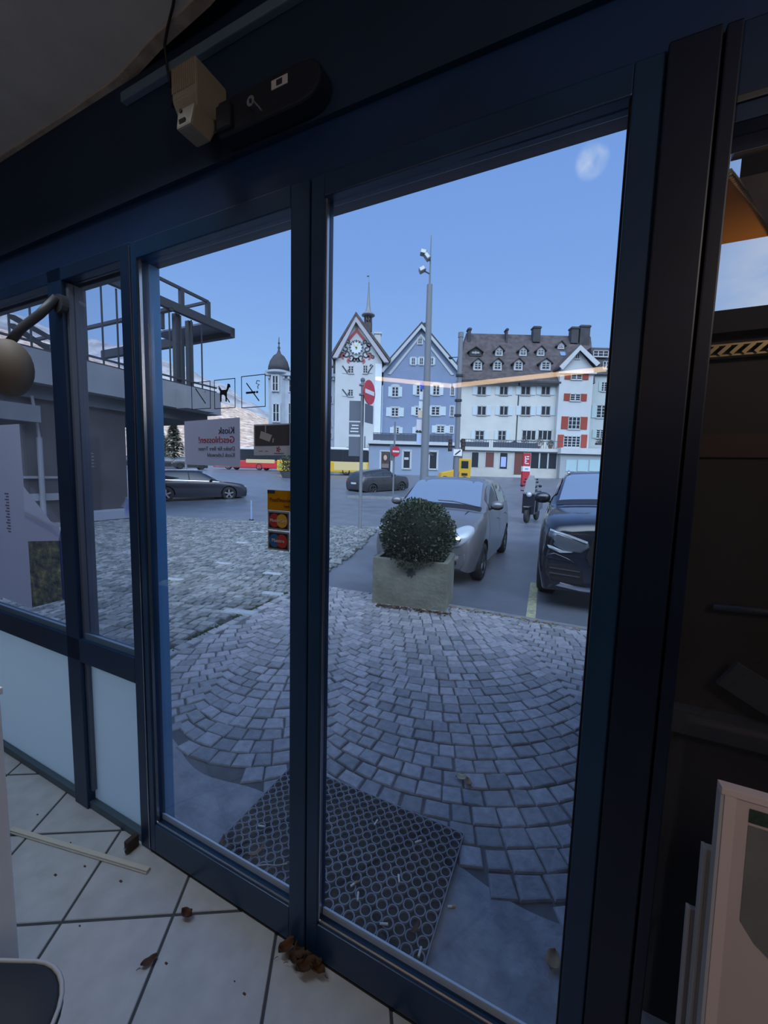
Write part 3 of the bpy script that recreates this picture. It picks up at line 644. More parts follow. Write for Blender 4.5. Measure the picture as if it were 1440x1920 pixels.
# ================================================================== interior things
# brown oval lamp shade at the far left
lamp = wthing('wall_lamp', -1.245, -.16, 1.85, 'brown oval lamp shade beside the far left pane', 'lamp')
MB().sphere((0, 0, 0), .085, 24, sc=(1, .8, 1.22)).build('lamp_shade', pm('brown_shade', (.16, .125, .095), rough=.7, var=.1, scale=6), lamp, smooth=True)
MB().tube([(-.04, .02, .10), (-.02, .05, .16), (.03, .09, .22), (.07, .13, .29)], .016, 8).build('arm', pm('dark_grey_metal', (.05, .055, .065), rough=.5), lamp, smooth=True)
MB().cyl((.07, .13, .27), (.07, .152, .27), .035).build('wall_plate', pm('dark_grey_metal', (0, 0, 0)), lamp)
# white cabinet at the left edge
wl = pm('white_laminate', (.88, .90, .92), rough=.45, var=.04, scale=6)
cb_ = wthing('white_cabinet', -1.045, -.585, 0, 'white laminate cabinet standing at the left edge', 'cabinet')
MB().box(-.30, .300, -.19, .16, .0, .86).build('body', wl, cb_, bevel=.004); MB().box(-.305, .305, -.195, .165, .86, .88).build('top_panel', wl, cb_, bevel=.003)
MB().box(-.02, .03, -.197, -.19, .55, .57).build('handle', bead_m, cb_)
# small bucket behind it
pk = wthing('plastic_pot', -2.02, -.09, 0, 'small grey plastic pot on the tiles before the frosted pane', 'pot')
MB().lathe([(.045, 0), (.062, .01), (.072, .05), (.075, .09), (.070, .09), (.066, .05), (.055, .015), (0, .012)], n=28).build('bowl', pm('grey_plastic', (.25, .27, .28), rough=.5), pk, smooth=True); MB().lathe([(.070, .088), (.078, .088), (.080, .100), (.074, .104), (.068, .098)], n=28, caps=False).build('rim', pm('dark_plastic', (.03, .032, .04), rough=.5), pk, smooth=True)
# stool with padded seat
stl = wthing('stool', -.262, -.785, 0, 'black padded stool with pale piping at the bottom left', 'stool', rot=-TH)
def rrect(hx, hy, r, n=8):
    P = []
    for cx, cy, a0 in ((hx - r, hy - r, 0), (-hx + r, hy - r, PI / 2), (-hx + r, -hy + r, PI), (hx - r, -hy + r, 1.5 * PI)):
        for i in range(n + 1): a = a0 + PI / 2 * i / n; P.append((cx + r * math.cos(a), cy + r * math.sin(a)))
    return P
ST = rrect(.20, .20, .11); sm = MB()
for sc_, z in ((.90, .452), (.97, .46), (1.0, .475), (.99, .492), (.95, .498), (.7, .503), (.3, .505)):
    sm.v += [(x * sc_, y * sc_, z) for x, y in ST]
n_s = len(ST)
for q in range(6):
    for i in range(n_s): j = (i + 1) % n_s; sm.f.append((q * n_s + i, q * n_s + j, (q + 1) * n_s + j, (q + 1) * n_s + i)); sm.m.append(0)
sm.f.append(tuple(range(n_s - 1, -1, -1))); sm.f.append(tuple(range(6 * n_s, 7 * n_s))); sm.m += [0, 0]
sm.build('seat', pm('black_vinyl', (.018, .020, .026), rough=.55), stl, smooth=True)
MB().tube([(x * .993, y * .993, .494) for x, y in ST + ST[:1]], .0042, 6).build('piping', pm('pale_piping', (.50, .52, .55), rough=.4), stl, smooth=True)
for sx in (-1, 1):
    for sy in (-1, 1): MB().cyl((sx * .12, sy * .12, .455), (sx * .155, sy * .155, 0), .011, n=12).build('leg', pm('steel', (0, 0, 0)), stl)
# white plastic strip on the tiles
sp = wthing('plastic_strip', -1.0, -.147, .0, 'long white plastic trunking strip lying on the tiles', 'strip', rot=math.atan2(.15, .69) + .0)
L_ = .335
MB().box(-L_, L_, -.011, .011, .001, .006).build('base_strip', pm('cream_plastic', (.52, .50, .45), rough=.5), sp); MB().prism([(-.009, .006), (.009, .006), (.008, .013), (-.008, .013)], 'x', -L_, L_).build('cover_strip', pm('cream_plastic', (0, 0, 0)), sp)
fg = wthing('floor_guide', -.815, -.052, 0, 'small dark floor guide block at the foot of the left jamb', 'door guide'); MB().box(-.012, .012, -.02, .028, 0, .052).build('block', pm('rusty_dark', (.05, .035, .03), rough=.8, var=.4, scale=30), fg, bevel=.008); MB().cyl((0, -.024, .026), (0, -.02, .026), .006, n=10).build('bolt', bead_m, fg)
# stack of boards leaning at the lower right
board_face = pm('pinkish_laminate', (.80, .66, .63), rough=.35, var=.12, scale=2.2, alt=(.66, .56, .55))
edge_m = pm('pale_board_edge', (.55, .56, .60), rough=.4)
lean = .07
def board(name, s0, s1, t, h, th, face, label, inset=False):
    r = wthing(name, s0, t, 0, label, 'board', 'boards leaning in the corner'); w_ = s1 - s0
    r.rotation_euler = (Matrix.Rotation(TH, 3, 'Z') @ Matrix.Rotation(-lean, 3, 'X')).to_euler()
    MB().box(0, w_, 0, th, .004, h).build('panel', face, r, bevel=.0015)
    MB().box(-.0055, 0, -.001, th + .001, .004, h).build('edge_strip', edge_m, r, bevel=.001)
    return r, w_
r, w_ = board('laminate_board', .925, 1.55, -.165, .972, .018, board_face, 'pinkish laminate board in front of the leaning stack')
MB().box(-.005, w_, -.003, .02, .972, .984).build('top_trim', pm('pink_trim', (.84, .70, .68), rough=.4), r, bevel=.001)
MB().box(.0, .016, -.0025, 0, .004, .972).build('frame_strip', pm('pink_trim', (0, 0, 0)), r, bevel=.001)
MB().box(.034, w_, -.0015, 0, 0.937, .960).build('speckled_strip', pm('green_speckle', (.025, .045, .035), rough=.4, var=.8, scale=120, alt=(.06, .10, .08)), r)  # dark green strip belongs to the painted reflection below
st_ = MB(); ed = [(.034, .932), (w_, .932), (w_, .58), (.10, .70), (.055, .735), (.034, .765)]; st_.quad(*[(x, -.0008, z) for x, z in ed]); st_.build('reflection_patch', pm('painted_reflection', (.22, .22, .225), rough=.25, var=.25, scale=5), r)  # grey patch paints a shadowy reflection onto the board face
board('white_board', .918, 1.5, -.135, .845, .016, pm('white_board_face', (.5, .5, .52), rough=.5), 'white edged board behind the pinkish one')
board('thin_board', .908, 1.45, -.112, .705, .010, pm('grey_board_face', (.3, .3, .33), rough=.5), 'thin lower board hindmost in the leaning stack')
# dead leaves and crumbs
leaf_b = [pm('leaf_brown', (.075, .036, .020), rough=.8, var=.4, scale=30), pm('leaf_rust', (.095, .036, .014), rough=.8, var=.4, scale=30), pm('leaf_tan', (.30, .20, .10), rough=.8, var=.3, scale=30)]
def dry_leaf(s, t, z, l, w_, rot, mat, label, curl=.35, group='fallen leaves', rg=random.Random(1)):
    r = wthing('dead_leaf', s, t, z, label, 'leaf', group, rot=rot); m_ = MB(); n = 8; V = []
    for i in range(n + 1):
        u = i / n; hw = w_ / 2 * (math.sin(PI * u) ** .75) * (1 + .15 * math.sin(9 * u)) + .0006; x = (u - .5) * l; zc = .0015 + curl * l * (u - .5) ** 2 * 1.2
        for k in (-1, -.5, 0, .5, 1): V.append((x, hw * k, zc + abs(k) * w_ * curl * .6 + rg.uniform(0, .0012)))
    b = len(m_.v); m_.v += V
    for i in range(n):
        for k in range(4): a_ = b + i * 5 + k; m_.f.append((a_, a_ + 1, a_ + 6, a_ + 5)); m_.m.append(0)
    o = m_.build('blade', mat, r, smooth=True); md = o.modifiers.new('thick', 'SOLIDIFY'); md.thickness = .0008
    MB().tube([(-l * .5, 0, .003), (-l * .62, .003, .002), (-l * .75, .002, .001)], .0008, 5).build('stalk', mat, r); return r
dry_leaf(-.41, -.25, 0, .045, .024, 1.1, leaf_b[0], 'single curled brown leaf on a tile joint of the indoor floor', .5)
dry_leaf(-.415, -.115, 0, .040, .03, .2, leaf_b[0], 'crumpled dark leaf on the tile near the left door', .9)
rg = random.Random(11)
LP = [('rust brown leaf standing up in the gap where the doors meet', -.012, -.035), ('brown leaf at the left end of the pile under the doors', -.055, -.045), ('largest rust leaf of the pile where the doors meet', -.005, -.055), ('curled leaf in the middle of the pile under the doors', .015, -.04), ('dark leaf low in the pile where the doors meet', .03, -.06), ('brown leaf at the right end of the pile under the doors', .065, -.045), ('folded rust leaf before the right door corner', .045, -.035)]
for i, (lb, s, t) in enumerate(LP): dry_leaf(s, t, .002 + .004 * (i % 3), rg.uniform(.045, .06), rg.uniform(.028, .04), rg.uniform(0, 6), leaf_b[i % 2], lb, rg.uniform(.6, 1.1))
dry_leaf(.26, .90, .004, .055, .04, .3, pm('leaf_pale', (.52, .46, .30), rough=.8, var=.3, scale=30), 'pale yellow leaf lying on the setts', .4)
dry_leaf(.30, .885, .004, .05, .03, 2.2, leaf_b[2], 'brownish leaf beside the pale yellow leaf', .5)
dry_leaf(.700, .30, .0, .06, .045, 1.4, leaf_b[2], 'tan leaf on the concrete by the right stile', .4)
dry_leaf(-.50, .11, .021, .07, .012, 2.2, leaf_b[1], 'narrow brown leaf on the mat by the left stile', .5)
dry_leaf(-.35, .14, .021, .07, .014, 1.2, leaf_b[2], 'long tan leaf standing on the mat corner', .9)
dry_leaf(.29, .18, .021, .05, .014, 1.3, leaf_b[1], 'narrow reddish leaf on the mat near the right door rail', .4)
tw = wthing('twig', -.27, .13, .021, 'thin pale twig on the mat behind the left door rail', 'twig', rot=.5); MB().tube([(-.06, 0, .002), (-.02, .002, .004), (.02, -.001, .003), (.06, .003, .004)], .0025, 6).build('stem', pm('pale_twig', (.45, .42, .36), rough=.8), tw)
# ================================================================== rubber ring mat and litter
rub = pm('black_rubber_mat', (.21, .225, .26), rough=.5, var=.25, scale=12, bump=.15)
mt = wthing('door_mat', -.09, .345, .008, 'black rubber ring mat lying outside the doors', 'mat')
mm = MB(); NX, NY, PT = 21, 12, .0415; W2, H2 = NX * PT / 2, NY * PT / 2
for i in range(NX):
    for j in range(NY):
        cx, cy = -W2 + (i + .5) * PT, -H2 + (j + .5) * PT
        mm.lathe([(.0160, .003), (.0160, .0105), (.0166, .0112), (.0202, .0112), (.0207, .0105), (.0207, .003)], (cx, cy, 0), 18, caps=False)
mm.build('ring_grid', rub, mt)
fr_ = MB()
for a in range(NX):
    for b in (-1, 1): pass
for (x0, x1, y0, y1) in ((-W2 - .004, W2 + .004, -H2 - .004, -H2), (-W2 - .004, W2 + .004, H2, H2 + .004), (-W2 - .004, -W2, -H2, H2), (W2, W2 + .004, -H2, H2)): fr_.box(x0, x1, y0, y1, .003, .0108)
fr_.build('edge_band', rub, mt)
MB().box(-W2, W2, -H2, H2, .0, .003).build('dark_base', pm('mat_base_dark', (.018, .020, .022), rough=.9, var=.5, scale=14), mt)  # near-black base showing through the ring holes
but_w = pm('cigarette_paper', (.72, .70, .66), rough=.8); but_o = pm('cigarette_filter', (.55, .30, .10), rough=.8)
BUT = [('white cigarette butt on the left part of the mat', -.42, .24, .3, 0), ('white cigarette butt on the mat right of the door seam', 0, .47, 1.5, 0), ('white stub at the far right rows of the mat', .19, .47, .8, 0), ('pale stub in the mat middle right', .18, .30, 2.1, 0), ('orange tipped cigarette butt beside the right edge of the mat', .372, .315, .5, 1), ('tan stub in the mat middle left of the others', .04, .21, 1.1, 1), ('white stub leaning in a ring near the door seam', .075, .18, 2.0, 0), ('white stub in the mat near the right door rail', .19, .145, .4, 0), ('orange butt lying against the right door rail', .53, .075, -.2, 1), ('small white stub at the left mat edge', -.47, .50, 1.0, 0), ('white stub at the front right mat corner', .325, .125, 1.6, 0)]
for lb, s, t, a, o_ in BUT:
    onmat = abs(s + .09) < W2 and abs(t - .345) < H2
    if onmat: t += 0
    r = wthing('cigarette_butt', s, t, .0195 if onmat else -.003, lb, 'cigarette butt', 'cigarette butts on the ground', rot=a)
    MB().cyl((-.012, 0, .0038), (.004, 0, .0038), .0036, n=10).build('paper', but_w, r); MB().cyl((.004, 0, .0038), (.016, 0, .0038), .0037, n=10).build('filter', but_o if o_ else but_w, r)
# ================================================================== planter and bush
pl = wthing('concrete_planter', -.915, 3.12, -.02, 'square mossy concrete planter standing on the setts', 'planter', rot=math.radians(8.3))
pc = pm('mossy_concrete', (.27, .265, .225), rough=.85, var=.45, scale=3.2, bump=.5, bscale=22, alt=(.13, .135, .10))
b_ = MB(); b_.box(-.43, .43, 0, .055, 0, .56); b_.box(-.43, .43, .585, .64, 0, .56); b_.box(-.43, -.375, .055, .585, 0, .56); b_.box(.375, .43, .055, .585, 0, .56); b_.box(-.375, .375, .055, .585, 0, .10)
b_.build('box', pc, pl, bevel=.008); MB().box(-.374, .374, .056, .584, .4, .50).build('soil', pm('soil', (.035, .028, .02), rough=1, var=.4, scale=20), pl)
bl = MB()
for a in range(18):
    b = a * 2 * PI / 18; rr = .05 * (1 + .3 * math.sin(a * 2.3)); bl.v.append((.02 + rr * math.cos(b), -.002, .42 + rr * math.sin(b)))
bl.f.append(tuple(range(18))); bl.m.append(0); bl.build('dark_stain', pm('stain_dark', (.05, .052, .05), rough=.9, var=.5, scale=30), pl)
bu = empty('boxwood_bush', (.395, 4.56, .78), 0, 'round dark green clipped bush growing in the concrete planter', 'bush')
rg = random.Random(21); lm = MB(); R0 = .435
lm.sphere((0, 0, 0), R0 * .86, 20, m=1)
for i in range(9000):
    v = Vector((rg.gauss(0, 1), rg.gauss(0, 1), rg.gauss(0, 1))).normalized()
    if v.z < -.75: continue
    r = R0 * (1 + .035 * math.sin(7 * v.x + 3 * v.z) + rg.uniform(-.13, .035)); c = v * r
    if v.z < 0: c = Vector((c.x * (1 - .10 * v.z * v.z), c.y, c.z))
    t = Vector((rg.gauss(0, 1), rg.gauss(0, 1), rg.gauss(0, 1) + .6)); a_ = (v + t * .55).normalized(); s_ = a_.cross(Vector((rg.gauss(0, 1), rg.gauss(0, 1), rg.gauss(0, 1)))).normalized()
    l = rg.uniform(.022, .038); w_ = l * .27
    lm.quad(c - a_ * l * .4, c + s_ * w_, c + a_ * l * .6, c - s_ * w_)
bush_m = rnd_island('boxwood_leaf', (.018, .030, .014), (.055, .075, .035), rough=.45, rv=.05, bump=0)
lm.build('foliage', [bush_m, pm('bush_core', (.010, .014, .009), rough=1)], bu)
stm = MB()
for k in range(5): stm.tube([(.05 * math.cos(k * 1.3), .05 * math.sin(k * 1.3), -.30), (.12 * math.cos(k * 1.3), .12 * math.sin(k * 1.3), -.1)], .012, 6)
stm.build('stem', pm('bush_wood', (.08, .06, .045), rough=.9), bu)
# drift of reddish leaves along the planter foot and kerb
dl = MB()
for i in range(420):
    s = rg.uniform(-1.25, -.42) if i < 300 else rg.uniform(-.5, .9); t = (3.02 + (s + 1.34) * .14 - abs(rg.gauss(0, .045))) if i < 300 else 3.36 + rg.gauss(0, .03)
    a_ = rg.uniform(0, 6.3); l = rg.uniform(.010, .024); u = Vector((math.cos(a_), math.sin(a_), rg.uniform(-.3, .3))); w_ = Vector((-math.sin(a_), math.cos(a_), rg.uniform(-.5, .5))) * .5
    c = Vector((s, t, .006 + rg.uniform(0, .012))); dl.quad(c - u * l, c + w_ * l, c + u * l, c - w_ * l, m=0 if i < 300 else 1)
wmesh(dl, 'leaf_drift', [leaf_b[0], leaf_b[2]], kind='stuff', label='drift of small reddish leaves along the planter foot and kerb', cat='leaves')
cr = MB()
for i in range(13):
    s, t = rg.uniform(-1.5, .1), rg.uniform(-.45, -.06); l = rg.uniform(.002, .006); a_ = rg.uniform(0, 6.3)
    cr.box(s, s + l * 2, t, t + l, 0.0, .002)
wmesh(cr, 'floor_crumbs', leaf_b[0], kind='stuff', label='dark crumbs scattered on the indoor tiles', cat='dirt')
# ================================================================== vehicles
def cr(a, b, c, d, t):
    return tuple(.5 * ((2 * q) + (-p + r) * t + (2 * p - 5 * q + 4 * r - s) * t * t + (-p + 3 * q - 3 * r + s) * t ** 3) for p, q, r, s in zip(a, b, c, d))
class Loft:
    """rows per station: bottom centre, sill, flank, belt, roof side, roof, centre line (half profile)"""
    def __init__(s, st): s.st = [[(x, y, z) for x, z in pr] for y, pr in st]; s.nu = len(st) - 1; s.nv = len(st[0][1]) - 1
    def row(s, i, v):
        P = s.st[i]; k = min(int(v), s.nv - 1); t = v - k
        if k == 0: return tuple(a + (b - a) * t for a, b in zip(P[0], P[1]))
        a = P[k - 1] if k > 1 else P[k]; d = P[k + 2] if k + 2 <= s.nv else (-P[s.nv - 1][0], P[s.nv - 1][1], P[s.nv - 1][2])
        return cr(a, P[k], P[k + 1], d, t)
    def P(s, u, v):
        i = min(int(u), s.nu - 1); t = u - i
        r = [s.row(max(0, min(s.nu, k)), v) for k in (i - 1, i, i + 1, i + 2)]
        p = cr(*r, t); return Vector((max(0, p[0]), p[1], p[2]))
    def N(s, u, v):
        e = .02; a = s.P(min(u + e, s.nu), v) - s.P(max(u - e, 0), v); b = s.P(u, min(v + e, s.nv)) - s.P(u, max(v - e, 0))
        n = b.cross(a); 
        if n.length < 1e-9: return Vector((0, 0, 1))
        n.normalize(); return n if (n.x > 0 or n.z > 0) else -n
    def body(s, ru=4, rv=3):
        mb = MB(); us = [i / ru for i in range(s.nu * ru + 1)]; vs = [0, 1] + [1 + j / rv for j in range(1, (s.nv - 1) * rv + 1)]
        G = []
        for u in us:
            h = [s.P(u, v) for v in vs]; ring = [Vector((p.x, p.y, p.z)) for p in h] + [Vector((-p.x, p.y, p.z)) for p in h[-2:0:-1]]; G.append(ring)
        n = len(G[0]); b = 0
        for r in G: mb.v += [tuple(p) for p in r]
        for i in range(len(G) - 1):
            for j in range(n): q = (j + 1) % n; mb.f.append((i * n + j, i * n + q, (i + 1) * n + q, (i + 1) * n + j)); mb.m.append(0)
        mb.f.append(tuple(range(n - 1, -1, -1))); mb.f.append(tuple(range((len(G) - 1) * n, len(G) * n))); mb.m += [0, 0]
        return mb
    def patch(s, u0, u1, v0, v1, off=.006, nu=10, nv=6, side=1, full=False, shape=None):
        mb = MB(); G = []
        for i in range(nu + 1):
            for j in range(nv + 1):
                a, b = i / nu, j / nv; u = u0 + (u1 - u0) * a; v = v0 + (v1 - v0) * b
                if shape: u, v = shape(u, v, a, b)
                p = s.P(u, v) + s.N(u, v) * off; G.append(p)
        def add(sg):
            k = len(mb.v); mb.v += [(p.x * sg, p.y, p.z) for p in G]
            for i in range(nu):
                for j in range(nv): a = k + i * (nv + 1) + j; mb.f.append((a, a + 1, a + nv + 2, a + nv + 1)); mb.m.append(0)
        if full: add(1); add(-1)
        else: add(side)
        return mb
car_glass = pm('car_glass', (.48, .54, .60), rough=.06, metal=.75)
car_glass_d = pm('car_glass_side', (.030, .038, .048), rough=.06, spec=.7)
tyre_m = pm('tyre_rubber', (.016, .016, .018), rough=.75); rim_m = pm('alloy_rim', (.36, .37, .40), rough=.35, metal=.8); rim_d = pm('dark_rim', (.09, .09, .10), rough=.4, metal=.8)
blk = pm('black_trim', (.012, .012, .014), rough=.45); lampg = pm('lamp_glass', (.42, .46, .50), rough=.22, metal=.15); red_l = pm('red_lamp', (.45, .02, .02), rough=.25); chrome = pm('chrome', (.72, .73, .76), rough=.15, metal=1)
plate_m = pm('plate_white', (.65, .66, .68), rough=.5)
def ray_patch(bvh, outline, axis, sgn, off, bulge=0.0, rings=4, mirror=False):
    """outline in the projection plane; axis 'y': (x,z) seen from front (sgn 1) or rear (-1); axis 'x': (y,z) from +x (sgn -1)"""
    mb = MB(); c = (sum(p[0] for p in outline) / len(outline), sum(p[1] for p in outline) / len(outline)); n = len(outline)
    def hit(p, o):
        if axis == 'y': org = Vector((p[0], -2 if sgn > 0 else 8, p[1])); d = Vector((0, sgn, 0))
        else: org = Vector((3 if sgn < 0 else -3, p[0], p[1])); d = Vector((sgn, 0, 0))
        h = bvh.ray_cast(org, d)
        return (h[0] - d * o) if h[0] is not None else None
    ctr = hit(c, off + bulge)
    if ctr is None: return mb
    V = [ctr]; last = None
    for k in range(1, rings + 1):
        f = k / rings
        for i, p in enumerate(outline):
            q = (c[0] + (p[0] - c[0]) * f, c[1] + (p[1] - c[1]) * f); h = hit(q, off + bulge * (1 - f * f))
            V.append(h if h is not None else V[max(0, len(V) - n)])
    edge = [hit(p, -.01) or V[len(V) - n + i] for i, p in enumerate(outline)]
    V += edge
    for sg in ((1, -1) if mirror else (1,)):
        b = len(mb.v); mb.v += [(p.x * sg, p.y, p.z) for p in V]
        for i in range(n): j = (i + 1) % n; mb.f.append((b, b + 1 + i, b + 1 + j)); mb.m.append(0)
        for k in range(rings):
            for i in range(n): j = (i + 1) % n; a = b + 1 + k * n; mb.f.append((a + i, a + n + i, a + n + j, a + j)); mb.m.append(0)
    return mb
def ell(cx, cz, rx, rz, rot=0, n=24, pw=1.0):
    P = []
    for i in range(n):
        t = 2 * PI * i / n; x, y = rx * math.copysign(abs(math.cos(t)) ** pw, math.cos(t)), rz * math.copysign(abs(math.sin(t)) ** pw, math.sin(t))
        P.append((cx + x * math.cos(rot) - y * math.sin(rot), cz + x * math.sin(rot) + y * math.cos(rot)))
    return P
def make_wheel(parent, x, y, r, w, rim, sg, spokes=5):
    wh = empty('wheel', (x, y, r)); wh.parent = parent
    MB().lathe([(r * .66, -w / 2), (r * .92, -w / 2), (r, -w * .36), (r, w * .36), (r * .92, w / 2), (r * .66, w / 2)], (0, 0, 0), 32, axis='x', caps=False).build('tyre', tyre_m, wh, smooth=True)
    f = w / 2 * sg
    m = MB(); m.lathe([(r * .58, f * .55), (r * .66, f * .98), (r * .70, f * 1.0), (r * .70, -f), (r * .5, -f)], n=32, axis='x', caps=False)
    m.lathe([(0, f * .2), (r * .60, f * .2)], n=24, axis='x', m=1)
    m.lathe([(0, f * .92), (r * .12, f * .90), (r * .14, f * .3)], n=16, axis='x')
    for k in range(spokes):
        a = 2 * PI * k / spokes + .3; d = Vector((0, math.cos(a), math.sin(a))); q = Vector((0, -math.sin(a), math.cos(a))); wd = r * .11
        a0 = d * r * .08; a1 = d * r * .68
        m.hexa([Vector((f * .35, 0, 0)) + a0 - q * wd, Vector((f * .35, 0, 0)) + a1 - q * wd * 1.3, Vector((f * .35, 0, 0)) + a1 + q * wd * 1.3, Vector((f * .35, 0, 0)) + a0 + q * wd, Vector((f * .92, 0, 0)) + a0 - q * wd * .7, Vector((f * .9, 0, 0)) + a1 - q * wd, Vector((f * .9, 0, 0)) + a1 + q * wd, Vector((f * .92, 0, 0)) + a0 + q * wd * .7])
    m.build('rim', [rim, blk], wh, autosmooth=.6); return wh
def make_car(name, st, paint, wheels, wr, label, cat='car', loc=(0, 0, 0), rz=0, ws=(4, 5), side=(4.45, 7.6), rear=(8, 9), rim=rim_m, ww=.19, group=None, glass=None, doors=(1.2, 2.0, 2.75), clad=None, wsv=4.12):
    root = empty(name, loc, rz, label, cat, group); lf = Loft(st); W_ = max(p[0] for s in lf.st for p in s)
    me = lf.body().mesh('body', [paint, blk], True); o = bpy.data.objects.new('body', me); COL.objects.link(o)
    bm = bmesh.new(); bm.from_mesh(me); bvh = BVHTree.FromBMesh(bm); bm.free()
    cut = MB()
    for y in wheels:
        for sg in (1, -1): cut.cyl((sg * (W_ - .30), y, wr), (sg * (W_ + .3), y, wr), wr + .055, n=32, m=1)
    cm = cut.mesh('cut', [paint, blk]); co = bpy.data.objects.new('cut', cm); COL.objects.link(co)
    md = o.modifiers.new('b', 'BOOLEAN'); md.object = co; md.operation = 'DIFFERENCE'; md.solver = 'EXACT'
    dg = bpy.context.evaluated_depsgraph_get(); me2 = bpy.data.meshes.new_from_object(o.evaluated_get(dg)); o.modifiers.clear(); o.data = me2; me2.name = 'body'
    me2.set_sharp_from_angle(angle=.7)
    bpy.data.objects.remove(co); o.parent = root
    for y in wheels:
        for sg in (1, -1): make_wheel(root, sg * (W_ - ww / 2 - .012), y, wr, ww, rim, sg)
    g = glass or car_glass
    lf.patch(ws[0] + .10, ws[1] - .06, wsv, 6, .007, 12, 6, full=True).build('windscreen', g, root, smooth=True)
    lf.patch(rear[0] + .1, rear[1] - .1, 4.1, 6, .007, 8, 6, full=True).build('rear_window', car_glass_d, root, smooth=True)
    for sg in (1, -1):
        lf.patch(side[0], side[1], 3.10, 3.86, .006, 24, 5, side=sg).build('side_windows', car_glass_d, root, smooth=True)
        for k in (1, 2):
            u = side[0] + (side[1] - side[0]) * (.36 if k == 1 else .70); lf.patch(u - .03, u + .03, 3.08, 3.88, .009, 2, 5, side=sg).build('window_pillar', blk, root, smooth=True)
        lf.patch(ws[0] - .2, side[1], 1.02, 1.5, .006, 20, 3, side=sg).build('sill', clad or blk, root, smooth=True)
        for u in doors:
            lf.patch(u, u + .02, 1.5, 3.08, .002, 1, 10, side=sg).build('door_gap', blk, root)
        for u in doors[1:]:
            p = lf.P(u - .18, 2.62); hb = MB(); hb.beam((sg * (p.x + .02), p.y - .08, p.z), (sg * (p.x + .02), p.y + .08, p.z), .022, .022); hb.build('door_handle', paint, root, bevel=.004)
    return root, lf, bvh
def mirrors(root, lf, u, paint, v=3.15, size=(.10, .075, .07)):
    for sg in (1, -1):
        p = lf.P(u, v); m = MB().sphere((sg * (p.x + .11), p.y + .02, p.z + .07), 1, 14, sc=size).build('mirror', paint, root, smooth=True)
        MB().beam((sg * (p.x - .01), p.y + .02, p.z), (sg * (p.x + .07), p.y + .02, p.z + .03), .04, .03).build('mirror_arm', blk, m)
        MB().sphere((sg * (p.x + .11), p.y + .03, p.z + .045), 1, 12, sc=(size[0] * .98, size[1], size[2] * .75)).build('mirror_shell', blk, m, smooth=True)
# ---------------------------------------------------------------- small grey hatchback behind the planter
kia_p = pm('grey_metallic_paint', (.16, .16, .17), rough=.28, metal=.35, coat=.5)
clad_m = pm('grey_cladding', (.10, .10, .105), rough=.5)
K = [(0.00, [(0, .27), (.56, .27), (.62, .46), (.54, .66), (.40, .71), (.2, .735), (0, .74)]),
     (.09, [(0, .21), (.66, .21), (.725, .46), (.665, .72), (.50, .79), (.26, .83), (0, .84)]),
     (.34, [(0, .19), (.72, .19), (.785, .50), (.735, .84), (.575, .90), (.31, .935), (0, .945)]),
     (.68, [(0, .19), (.745, .19), (.797, .54), (.752, .92), (.605, .98), (.33, 1.005), (0, 1.012)]),
     (.90, [(0, .19), (.75, .19), (.797, .55), (.758, .955), (.665, 1.015), (.37, 1.045), (0, 1.055)]),
     (1.50, [(0, .19), (.755, .19), (.797, .55), (.762, .98), (.590, 1.405), (.34, 1.462), (0, 1.475)]),
     (2.2, [(0, .19), (.755, .19), (.797, .55), (.762, 1.0), (.600, 1.43), (.34, 1.478), (0, 1.49)]),
     (2.9, [(0, .20), (.755, .20), (.797, .55), (.755, 1.02), (.585, 1.40), (.33, 1.45), (0, 1.46)]),
     (3.28, [(0, .23), (.74, .23), (.785, .55), (.735, 1.03), (.555, 1.31), (.32, 1.36), (0, 1.37)]),
     (3.49, [(0, .30), (.70, .30), (.75, .55), (.69, .98), (.51, 1.10), (.3, 1.12), (0, 1.13)]),
     (3.535, [(0, .36), (.62, .36), (.68, .55), (.62, .9), (.44, .95), (.25, .96), (0, .96)])]
def park(px, py, lx, ly, rz):
    c, s = math.cos(rz), math.sin(rz); return (px - (c * lx - s * ly), py - (s * lx + c * ly))
rz = math.radians(-24.5); kx, ky = park(1.50, 5.74, .78, .66, rz)
kia, lf, bvh = make_car('hatchback_car', K, kia_p, (.66, 3.03), .278, 'small grey hatchback parked facing the shop behind the planter', loc=(kx, ky, -.035), rz=rz, ws=(4, 5), side=(4.42, 8.0), rear=(8, 9), doors=(4.25, 5.75, 7.0), rim=rim_d, ww=.165, clad=clad_m)
ray_patch(bvh, ell(.545, .70, .195, .115, .62), 'y', 1, .006, .035, mirror=False).build('headlight', lampg, kia, smooth=True)
h2 = ray_patch(bvh, ell(-.545, .70, .195, .115, -.62), 'y', 1, .006, .035); h2.build('headlight', lampg, kia, smooth=True)
for sg in (1, -1):
    ray_patch(bvh, ell(sg * .52, .68, .065, .065), 'y', 1, .036, .02).build('headlight_reflector', chrome, kia, smooth=True)
    ray_patch(bvh, ell(sg * .47, .355, .062, .055), 'y', 1, .010, .0).build('fog_lamp_surround', blk, kia, smooth=True); ray_patch(bvh, ell(sg * .47, .355, .036, .036), 'y', 1, .018, .012).build('fog_lamp', lampg, kia, smooth=True)
    lf.patch(.25, 2.6, 1.0, 1.6, .008, 16, 4, side=sg).build('bumper_cladding', clad_m, kia, smooth=True)
ray_patch(bvh, [(-.70, .235), (-.35, .225), (.35, .225), (.70, .235), (.765, .36), (.76, .50), (.60, .47), (.36, .45), (-.36, .45), (-.60, .47), (-.76, .50), (-.765, .36)], 'y', 1, .004, rings=6).build('front_cladding', clad_m, kia, smooth=True)
